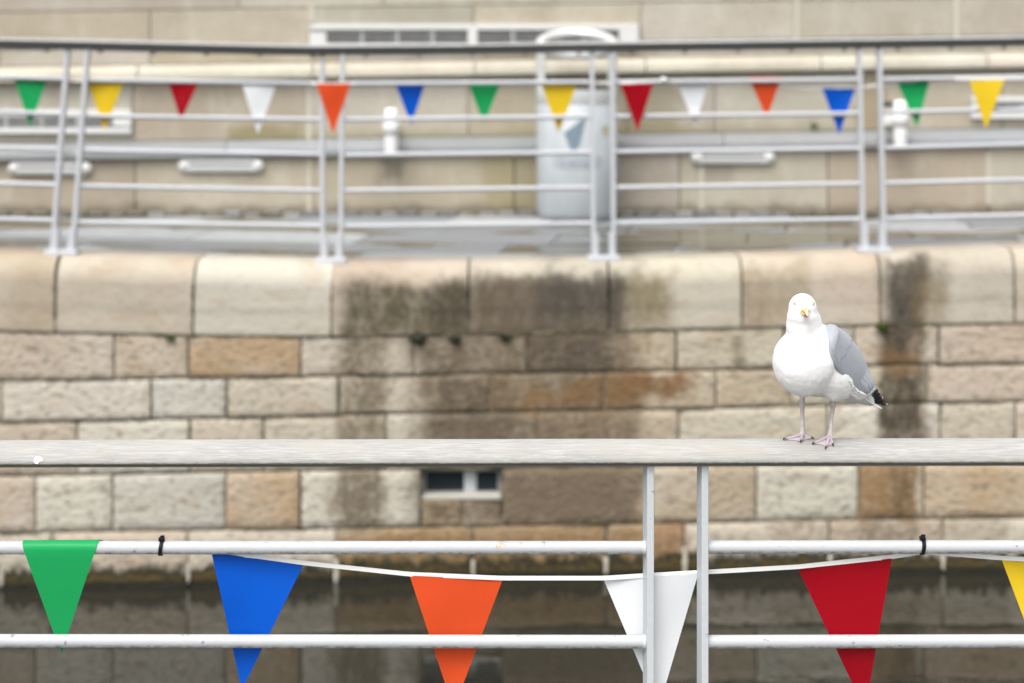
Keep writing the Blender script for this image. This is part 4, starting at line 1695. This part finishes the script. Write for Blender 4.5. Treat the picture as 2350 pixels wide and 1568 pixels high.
M_leg = leg_mat()
M_web = new_mat('pink_web', (0.45, 0.37, 0.405), 0.55)[0]
M_claw = new_mat('black_claw', (0.015, 0.014, 0.014), 0.4)[0]
M_iris = new_mat('pale_iris', (0.62, 0.60, 0.36), 0.2)[0]
M_ring = new_mat('yellow_orbital_ring', (0.42, 0.31, 0.06), 0.5)[0]
M_pupil = new_mat('pupil', (0.003, 0.003, 0.004), 0.08)[0]


def bill_mat():
    m, nt, b = new_mat('yellow_bill', (0.72, 0.50, 0.12), 0.38)
    return m


M_bill = bill_mat()
M_billtip = new_mat('pale_bill_tip', (0.70, 0.64, 0.45), 0.35)[0]
M_red = new_mat('red_gonys_spot', (0.55, 0.11, 0.06), 0.4)[0]


def ellipsoid(c, r, axes, nu=28, nv=18):
    """UV ellipsoid; axes = (forward, left, up) unit vectors in world."""
    V, F = [], []
    for i in range(nv + 1):
        th = PI * i / nv
        for j in range(nu):
            ph = 2 * PI * j / nu
            a, b, cc = math.sin(th) * math.cos(ph), math.sin(th) * math.sin(ph), math.cos(th)
            V.append(c + axes[0] * (a * r[0] * 0.01) + axes[1] * (b * r[1] * 0.01) + axes[2] * (cc * r[2] * 0.01))
    for i in range(nv):
        for j in range(nu):
            F.append((i * nu + j, (i + 1) * nu + j, (i + 1) * nu + (j + 1) % nu, i * nu + (j + 1) % nu))
    return V, F


def axes_pitch(deg, yaw=0.0):
    p, y = math.radians(deg), math.radians(yaw)
    f0 = GF * math.cos(y) + GL * math.sin(y)
    l0 = GL * math.cos(y) - GF * math.sin(y)
    up = Vector((0, 0, 1))
    return (f0 * math.cos(p) + up * math.sin(p), l0, up * math.cos(p) - f0 * math.sin(p))


HEADYAW = 49.0
HC = g(5.1, 0.0, 32.0)
HA = axes_pitch(7, HEADYAW)


def hp(f, l, z):
    return HC + HA[0] * (f * 0.01) + HA[1] * (l * 0.01) + HA[2] * (z * 0.01)


blobs = [
    ellipsoid(g(4.4, 0, 19.1), (7.5, 7.75, 8.1), axes_pitch(10)),
    ellipsoid(g(-1.5, 0, 17.4), (10.0, 7.2, 6.7), axes_pitch(32)),
    ellipsoid(g(-9.5, 0, 13.2), (8.5, 5.2, 4.0), axes_pitch(35)),
    ellipsoid(g(-15.5, 0, 9.2), (6.0, 3.1, 1.5), axes_pitch(33)),
    ellipsoid(g(1.5, 0, 23.2), (6.2, 6.9, 5.2), axes_pitch(15)),
    ellipsoid(g(4.5, 0, 27.6), (4.5, 4.25, 5.4), axes_pitch(0)),
    ellipsoid(HC, (4.1, 3.45, 3.55), HA),
    ellipsoid(hp(0.1, 0, -2.2), (4.0, 3.85, 3.2), HA),
    ellipsoid(hp(3.0, 0, -0.3), (1.9, 1.30, 1.30), HA),
    ellipsoid(g(-1.4, 3.3, 15.0), (7.8, 4.3, 4.5), axes_pitch(33)),
    ellipsoid(g(-1.4, -3.3, 15.0), (7.8, 4.3, 4.5), axes_pitch(33)),
    ellipsoid(g(-1.2, 4.1, 12.6), (2.6, 2.2, 3.0), axes_pitch(0)),
    ellipsoid(g(0.2, -4.1, 12.4), (2.6, 2.2, 3.0), axes_pitch(0)),
]
V, F = merge(blobs)
tmp = mesh_obj('body_src', V, F, M_plume)
rm = tmp.modifiers.new('r', 'REMESH')
rm.mode = 'VOXEL'
rm.voxel_size = 0.0034
sm = tmp.modifiers.new('s', 'SMOOTH')
sm.factor = 0.5
sm.iterations = 22
bpy.context.view_layer.update()
dg = bpy.context.evaluated_depsgraph_get()
bme = bpy.data.meshes.new_from_object(tmp.evaluated_get(dg))
bpy.data.objects.remove(tmp)
# sculpting: eye sockets, brow, soft ruffles in the breast
norms = [Vector(v.normal) for v in bme.vertices]
for v, nn in zip(bme.vertices, norms):
    co = v.co.copy()
    d = 0.0
    for s in (-1, 1):
        e = hp(2.80, s * 2.30, 1.10)
        q = (co - e).length
        d -= 0.0016 * math.exp(-(q / 0.0075) ** 2)
        br = hp(2.85, s * 2.05, 1.80)
        d += 0.0026 * math.exp(-((co - br).length / 0.0065) ** 2)
    loc = co - G0
    d += 0.0012 * mnoise.noise(loc * 38.0) + 0.0006 * mnoise.noise(loc * 95.0)
    v.co = co + nn * d
body = bpy.data.objects.new('body', bme)
COL.objects.link(body)
body.parent = gull
body.matrix_parent_inverse = Matrix.Translation(-gull.location)
bme.materials.clear()
bme.materials.append(M_plume)
bme.polygons.foreach_set('use_smooth', [True] * len(bme.polygons))


def cat_rom(pts, t):
    n = len(pts) - 1
    x = min(max(t, 0.0), 0.99999) * n
    i = int(x)
    u = x - i
    p = [Vector(pts[min(max(k, 0), n)]) for k in (i - 1, i, i + 1, i + 2)]
    return 0.5 * ((2 * p[1]) + (p[2] - p[0]) * u + (2 * p[0] - 5 * p[1] + 4 * p[2] - p[3]) * u * u + (3 * p[1] - p[0] - 3 * p[2] + p[3]) * u ** 3)


DORS = [(2.5, 3.2, 27.4), (-2.4, 2.2, 27.6), (-6.5, 1.2, 26.2), (-12.0, 0.6, 23.2), (-16.2, 0.5, 19.0), (-18.6, 0.5, 14.6), (-20.6, 0.5, 10.8)]
VENT = [(3.0, 6.5, 24.8), (3.6, 7.2, 22.6), (3.0, 7.6, 20.4), (0.7, 7.6, 17.6), (-3.5, 7.0, 14.6), (-7.5, 6.0, 11.8), (-13.0, 4.5, 9.7)]


def wing_pt(s, t, side, off=0.0):
    a, b = cat_rom(DORS, s), cat_rom(VENT, s)
    p = a + (b - a) * t
    bul = 2.45 * math.sin(PI * t) ** 0.8 * (1 - 0.35 * s) * min(1.0, s / 0.22) ** 0.7
    out = Vector((-0.05, 0.72, 0.62))
    p = p + out * (bul + off)
    return g(p.x, side * p.y, p.z)


def shell(s0, s1, t0, t1, side, off, ns=26, nt_=16, th=0.35, edge=None):
    """feathered shell: outer skin plus inner skin, closed at the rim."""
    outer, inner = [], []
    for i in range(ns + 1):
        for j in range(nt_ + 1):
            s = s0 + (s1 - s0) * i / ns
            t = t0 + (t1 - t0) * j / nt_
            tap = 1.0
            if edge:
                s, t, tap = edge(s, t, i / ns, j / nt_)
            rr = 0.05 * mnoise.noise(Vector((s * 9, t * 7, off + side)))
            outer.append(wing_pt(s, t, side, off * tap + rr))
            inner.append(wing_pt(s, t, side, off * tap - th))
    V = outer + inner
    n = len(outer)
    W = nt_ + 1
    F = []
    for i in range(ns):
        for j in range(nt_):
            a = i * W + j
            F.append((a, a + 1, a + W + 1, a + W))
            F.append((n + a, n + a + W, n + a + W + 1, n + a + 1))
    rim = list(range(W)) + [i * W + nt_ for i in range(1, ns + 1)] + [ns * W + j for j in range(nt_ - 1, -1, -1)] + [i * W for i in range(ns - 1, 0, -1)]
    for a, b in zip(rim, rim[1:] + rim[:1]):
        F.append((a, n + a, n + b, b))
    return V, F


def blade(base, tip, normal, width, curl=0.0, n=7, th=0.0009, point=0.5):
    """one feather: tapered vane, slightly cambered, real thickness."""
    base, tip = Vector(base), Vector(tip)
    ax = tip - base
    side = ax.cross(normal).normalized()
    nrm = side.cross(ax).normalized()
    if nrm.dot(normal) < 0:
        nrm = -nrm
    rows_ = []
    for i in range(n + 1):
        t = i / n
        wdt = width * (min(1.0, 0.45 + t * 1.6)) * (1.0 - max(0.0, (t - (1 - point)) / point) ** 2.2)
        wdt = max(wdt, width * 0.03)
        c = base + ax * t + nrm * (curl * math.sin(PI * t))
        rows_.append((c - side * wdt, c + nrm * width * 0.12, c + side * wdt))
    V, F = [], []
    for a, b, c in rows_:
        V += [a, b, c, a - nrm * th, b - nrm * th, c - nrm * th]
    for i in range(n):
        k = i * 6
        for j in (0, 1):
            F.append((k + j, k + j + 1, k + 6 + j + 1, k + 6 + j))
            F.append((k + 3 + j, k + 9 + j, k + 9 + j + 1, k + 3 + j + 1))
        F.append((k, k + 6, k + 9, k + 3))
        F.append((k + 2, k + 5, k + 11, k + 8))
    F.append((0, 3, 4, 5, 2, 1))
    m = n * 6
    F.append((m, m + 1, m + 2, m + 5, m + 4, m + 3))
    return V, F


for side in (1, -1):
    wing = fixn(mesh_obj('wing', *shell(0.0, 1.0, 0.0, 1.0, side, 0.0), M_grey, gull, True))
    wing['label'] = 'folded grey left wing facing the viewer' if side == 1 else 'folded grey right wing mostly hidden'

    # scapular cape over the upper wing, with a scalloped trailing edge
    def cape(s, t, a, b):
        lim = 0.50 - 0.06 * b + 0.012 * math.sin(b * 19)
        return s * lim / 0.55, t, min(1.0, a / 0.3) * (1.0 - 0.7 * a ** 4)
    fixn(child_world(mesh_obj('scapulars', *shell(0.0, 0.55, 0.0, 0.93, side, 0.34, edge=cape, th=0.5), M_grey2), wing))
    out = (GL * side * 0.72 + Vector((0, 0, 0.62)) - GF * 0.05).normalized()
    # tertials: grey with a white trailing crescent
    pw, pg = [], []
    for k in range(6):
        t = 0.10 + 0.80 * k / 5
        a = wing_pt(0.74, t, side, 0.1)
        b = wing_pt(1.0, t, side, 0.25)
        d = (b - a).normalized()
        sn = (wing_pt(0.92, t, side) - wing_pt(0.80, t, side)).cross(wing_pt(0.88, min(1, t + 0.1), side) - wing_pt(0.88, max(0, t - 0.1), side)).normalized()
        if sn.dot(out) < 0:
            sn = -sn
        pg.append(blade(a - sn * 0.003, b + d * 0.003 - sn * 0.0012, sn, 0.0150, 0.0, point=0.25, th=0.0004))
        pw.append(blade(b - d * 0.016 - sn * 0.0024, b + d * 0.0085 - sn * 0.0018, sn, 0.0140, 0.0, point=0.3, th=0.0004))
    fixn(child_world(mesh_obj('tertials', *merge(pg), M_grey, None, True), wing))
    fixn(child_world(mesh_obj('tertial_tips', *merge(pw), M_wtip, None, True), wing))
    # primaries
    pb, pp_, pt = [], [], []
    for k in range(5):
        a = g(-14.8 - 0.4 * k, side * (3.0 - 0.25 * k), 11.7 - 0.58 * k)
        b = g(-20.9 - 1.2 * k, side * (1.7 - 0.27 * k), 9.6 - 1.0 * k)
        d = (b - a).normalized()
        o2 = (GL * side * 0.8 + Vector((0, 0, 0.5))).normalized()
        pb.append(blade(a - o2 * 0.0008 * k, b - o2 * 0.0008 * k, o2, 0.0105, 0.001, point=0.6))
        pp_.append(blade(a + o2 * 0.001, a + (b - a) * 0.40 + o2 * 0.001, o2, 0.0078, 0.001, point=0.25))
        if k in (2, 4):
            pt.append(blade(b - d * 0.004 + o2 * 0.0003, b + d * 0.0006, o2, 0.0016, 0, n=4))
    fixn(child_world(mesh_obj('primaries', *merge(pb), M_prim, None, True), wing))
    fixn(child_world(mesh_obj('primary_bases', *merge(pp_), M_grey2, None, True), wing))
    fixn(child_world(mesh_obj('primary_tips', *merge(pt), M_wtip, None, True), wing))
    # loose white flank feathers lapping over the wing's lower edge
    parts = []
    for r_ in range(3):
        for k in range(9):
            q = 0.60 + 0.28 * k / 8 - 0.02 * r_
            va, vb = cat_rom(VENT, q - 0.06), cat_rom(VENT, q + 0.085 + random.uniform(-0.015, 0.015))
            dn = 0.25 + 0.85 * r_
            a = g(va.x, side * (va.y - 0.35 - 0.12 * r_), va.z - dn)
            b = g(vb.x, side * (vb.y + 0.50 - 0.15 * r_), vb.z - dn * 0.75 + random.uniform(-0.15, 0.3))
            parts.append(blade(a, b, (GL * side + Vector((0, 0, 0.45))).normalized(), 0.0070, 0.0006, point=0.8, th=0.0004))
    fixn(mesh_obj('flank_feathers', *merge(parts), M_plume, gull, True))

# tail
parts = []
for k in range(7):
    s = (k - 3) / 3.0
    a = g(-13.0, 2.0 * s, 10.2 - 0.4 * s)
    b = g(-22.0 + 0.4 * abs(s), 2.2 * s, 5.9 - 0.45 * s)
    parts.append(blade(a - Vector((0, 0, 0.0006 * abs(k - 3))), b - Vector((0, 0, 0.0006 * abs(k - 3))), (GF * 0.5 + Vector((0, 0, 0.85)) + GL * 0.2).normalized(), 0.0135, 0.0, point=0.22))
fixn(mesh_obj('tail', *merge(parts), M_plume, gull, True))

# bill: upper mandible with a hooked tip, lower mandible with the red spot


def bill_loft(prof, mat, name, mats=None):
    V, F = [], []
    n = 12
    for x, zc, hw_, hh in prof:
        for j in range(n):
            a = 2 * PI * j / n
            V.append(hp(x - 0.45, 1.15 * hw_ * math.cos(a), -1.3 + BZ + 1.15 * (zc + 1.3 + hh * math.sin(a))))
    for i in range(len(prof) - 1):
        for j in range(n):
            F.append((i * n + j, i * n + (j + 1) % n, (i + 1) * n + (j + 1) % n, (i + 1) * n + j))
    F += [tuple(range(n)), tuple((len(prof) - 1) * n + j for j in range(n))[::-1]]
    return fixn(mesh_obj(name, V, F, mat, None, True))


BZ = 0.55
bill = thing('bill', 'yellow hooked bill with a red spot', None, hp(3.6, 0, -0.6))
bill.parent = gull
bill.matrix_parent_inverse = Matrix.Translation(-gull.location)
up_ = [(3.6, -0.95, 0.86, 0.62), (4.6, -1.02, 0.76, 0.58), (5.8, -1.10, 0.60, 0.50), (7.0, -1.20, 0.48, 0.46), (8.0, -1.40, 0.38, 0.46)]
child_world(bill_loft(up_, M_bill, 'upper_mandible'), bill)
child_world(bill_loft([(7.95, -1.40, 0.385, 0.465), (8.7, -1.72, 0.26, 0.42), (9.05, -2.10, 0.12, 0.22)], M_billtip, 'hooked_tip'), bill)
lo_ = [(3.4, -1.62, 0.92, 0.40), (4.8, -1.72, 0.70, 0.38), (6.2, -1.84, 0.50, 0.36), (7.0, -1.96, 0.44, 0.38)]
child_world(bill_loft(lo_, M_bill, 'lower_mandible'), bill)
child_world(bill_loft([(6.7, -1.93, 0.47, 0.40), (7.3, -2.06, 0.43, 0.42), (7.9, -2.06, 0.30, 0.30), (8.3, -1.98, 0.14, 0.14)], M_red, 'red_spot'), bill)
for s in (-1, 1):
    V, F = ellipsoid(hp(5.05, s * 0.60, -0.95 + BZ), (0.32, 0.07, 0.09), HA, 10, 8)
    child_world(mesh_obj('nostril', V, F, M_claw, None, True), bill)
    # gape line running back into the cheek
    V, F = tube([hp(4.15, s * 0.80, -1.34 + BZ), hp(3.45, s * 1.3, -1.26 + BZ), hp(3.0, s * 1.85, -1.36 + BZ)], [0.0012, 0.0013, 0.0006], 8)
    child_world(mesh_obj('gape', V, F, M_ring, None, True), bill)
# eyes
for s in (-1, 1):
    ec = hp(2.60, s * 2.05, 1.10)
    oax = (HA[0] * 0.62 + HA[1] * s * 0.78 + HA[2] * 0.05).normalized()
    eye = fixn(mesh_obj('eye', *ellipsoid(ec, (0.41, 0.41, 0.41), HA, 18, 12), M_iris, gull, True))
    t1 = oax.cross(Vector((0, 0, 1))).normalized()
    t2 = oax.cross(t1)
    pv_, pf_ = ellipsoid(ec + oax * 0.0028, (0.21, 0.21, 0.15), (t1, t2, oax), 14, 10)
    child_world(mesh_obj('pupil', pv_, pf_, M_pupil, None, True), eye)
    V, F = [], []
    for i in range(20):
        a = 2 * PI * i / 20
        c = ec + oax * 0.0014 + (t1 * math.cos(a) + t2 * math.sin(a)) * 0.0038
        for j in range(6):
            b = 2 * PI * j / 6
            V.append(c + ((t1 * math.cos(a) + t2 * math.sin(a)) * math.cos(b) + oax * math.sin(b)) * 0.00055)
    for i in range(20):
        for j in range(6):
            F.append((i * 6 + j, ((i + 1) % 20) * 6 + j, ((i + 1) % 20) * 6 + (j + 1) % 6, i * 6 + (j + 1) % 6))
    child_world(mesh_obj('orbital_ring', V, F, M_ring, None, True), eye)


# legs and webbed feet
def rz(p, lift=0.0):
    return Vector((p.x, p.y, hz(p.x) + rail_top(p.y - D0) + lift))


for side, hipu, hipv, heel, toes in [
        (-1, (0.2, -4.2, 12.2), (0.2, -4.1, 8.6), (1846, 0.026), [(-4.6, -1.9), (-0.9, -3.0), (2.0, -1.2)]),
        (1, (-1.6, 4.2, 12.6), (-1.7, 4.2, 8.3), (1906, 0.010), [(-4.2, -2.2), (-1.5, -3.3), (0.3, -2.6)])]:
    leg = thing('leg', 'pink leg with webbed foot', None, G0)
    leg.parent = gull
    leg.matrix_parent_inverse = Matrix.Translation(-gull.location)
    hx = (heel[0] - 1175) * K * D0
    hl = rz(Vector((hx, D0 + heel[1], 0)), 0.010)
    hip, ank = g(*hipu), g(*hipv)
    if side == 1:
        ank = Vector((hx + 0.0095, hl.y + 0.010, ank.z))
    else:
        ank = Vector((hx - 0.0005, hl.y + 0.008, ank.z))
    pts = [hip, hip + (ank - hip) * 0.45, hip + (ank - hip) * 0.8, ank, ank + (hl - ank) * 0.07, ank + (hl - ank) * 0.16, ank + (hl - ank) * 0.5, ank + (hl - ank) * 0.88, hl]
    pts[3] = pts[3] + Vector((-0.0015, 0, 0))
    child_world(mesh_obj('shank', *tube(pts, [0.0135, 0.0075, 0.0066, 0.0084, 0.0076, 0.0054, 0.0048, 0.0054, 0.0072], 14), M_leg, None, True), leg)
    # feathered thigh cuff
    cuff = [hip + Vector((0, 0, 0.012)), hip, hip + (ank - hip) * 0.32, hip + (ank - hip) * 0.5]
    child_world(mesh_obj('thigh_feathers', *tube(cuff, [0.020, 0.017, 0.0112, 0.0072], 14), M_plume, None, True), leg)
    tips = []
    for dx, dy in toes:
        pts, rad = [], []
        for k in range(6):
            t = k / 5
            q = Vector((hl.x + dx * 0.01 * t, hl.y + dy * 0.01 * t, 0))
            q = rz(q, 0.0035 + 0.0065 * (1 - t) ** 2)
            pts.append(q)
            rad.append(0.0046 * (1 - 0.4 * t))
        child_world(mesh_obj('toe', *tube(pts, rad, 10), M_web, None, True), leg)
        d = (pts[-1] - pts[-2]).normalized()
        c0 = pts[-1]
        child_world(mesh_obj('claw', *tube([c0 - d * 0.002 + Vector((0, 0, 0.001)), c0 + d * 0.003 + Vector((0, 0, 0.0010)), c0 + d * 0.0055 - Vector((0, 0, 0.0014))], [0.0022, 0.0019, 0.0006], 8), M_claw, None, True), leg)
        tips.append(pts)
    # web between neighbouring toes
    for a, b in ((0, 1), (1, 2)):
        grid = []
        for k in range(6):
            row = []
            for j in range(5):
                s = j / 4
                kk_ = k * (1 - 0.16 * math.sin(PI * s))
                i0 = int(kk_)
                fr_ = kk_ - i0
                i1 = min(5, i0 + 1)
                pa = tips[a][i0] + (tips[a][i1] - tips[a][i0]) * fr_
                pb_ = tips[b][i0] + (tips[b][i1] - tips[b][i0]) * fr_
                q = pa + (pb_ - pa) * s
                zz = rz(q, 0.0022).z
                q.z = max(zz, q.z + 0.0004 - 0.0022 * math.sin(PI * s))
                row.append(q)
            grid.append(row)
        V, F = sheet(grid, 0.0012, Vector((0, 0, -1)))
        fixn(child_world(mesh_obj('web', V, F, M_web, None, True), leg))
    # hind toe
    hb = hl + Vector((0.006, 0.004, 0.004))
    child_world(mesh_obj('hind_toe', *tube([hl + Vector((0, 0, 0.004)), hb, hb + Vector((0.006, 0.002, -0.002))], [0.003, 0.0024, 0.0008], 8), M_leg, None, True), leg)
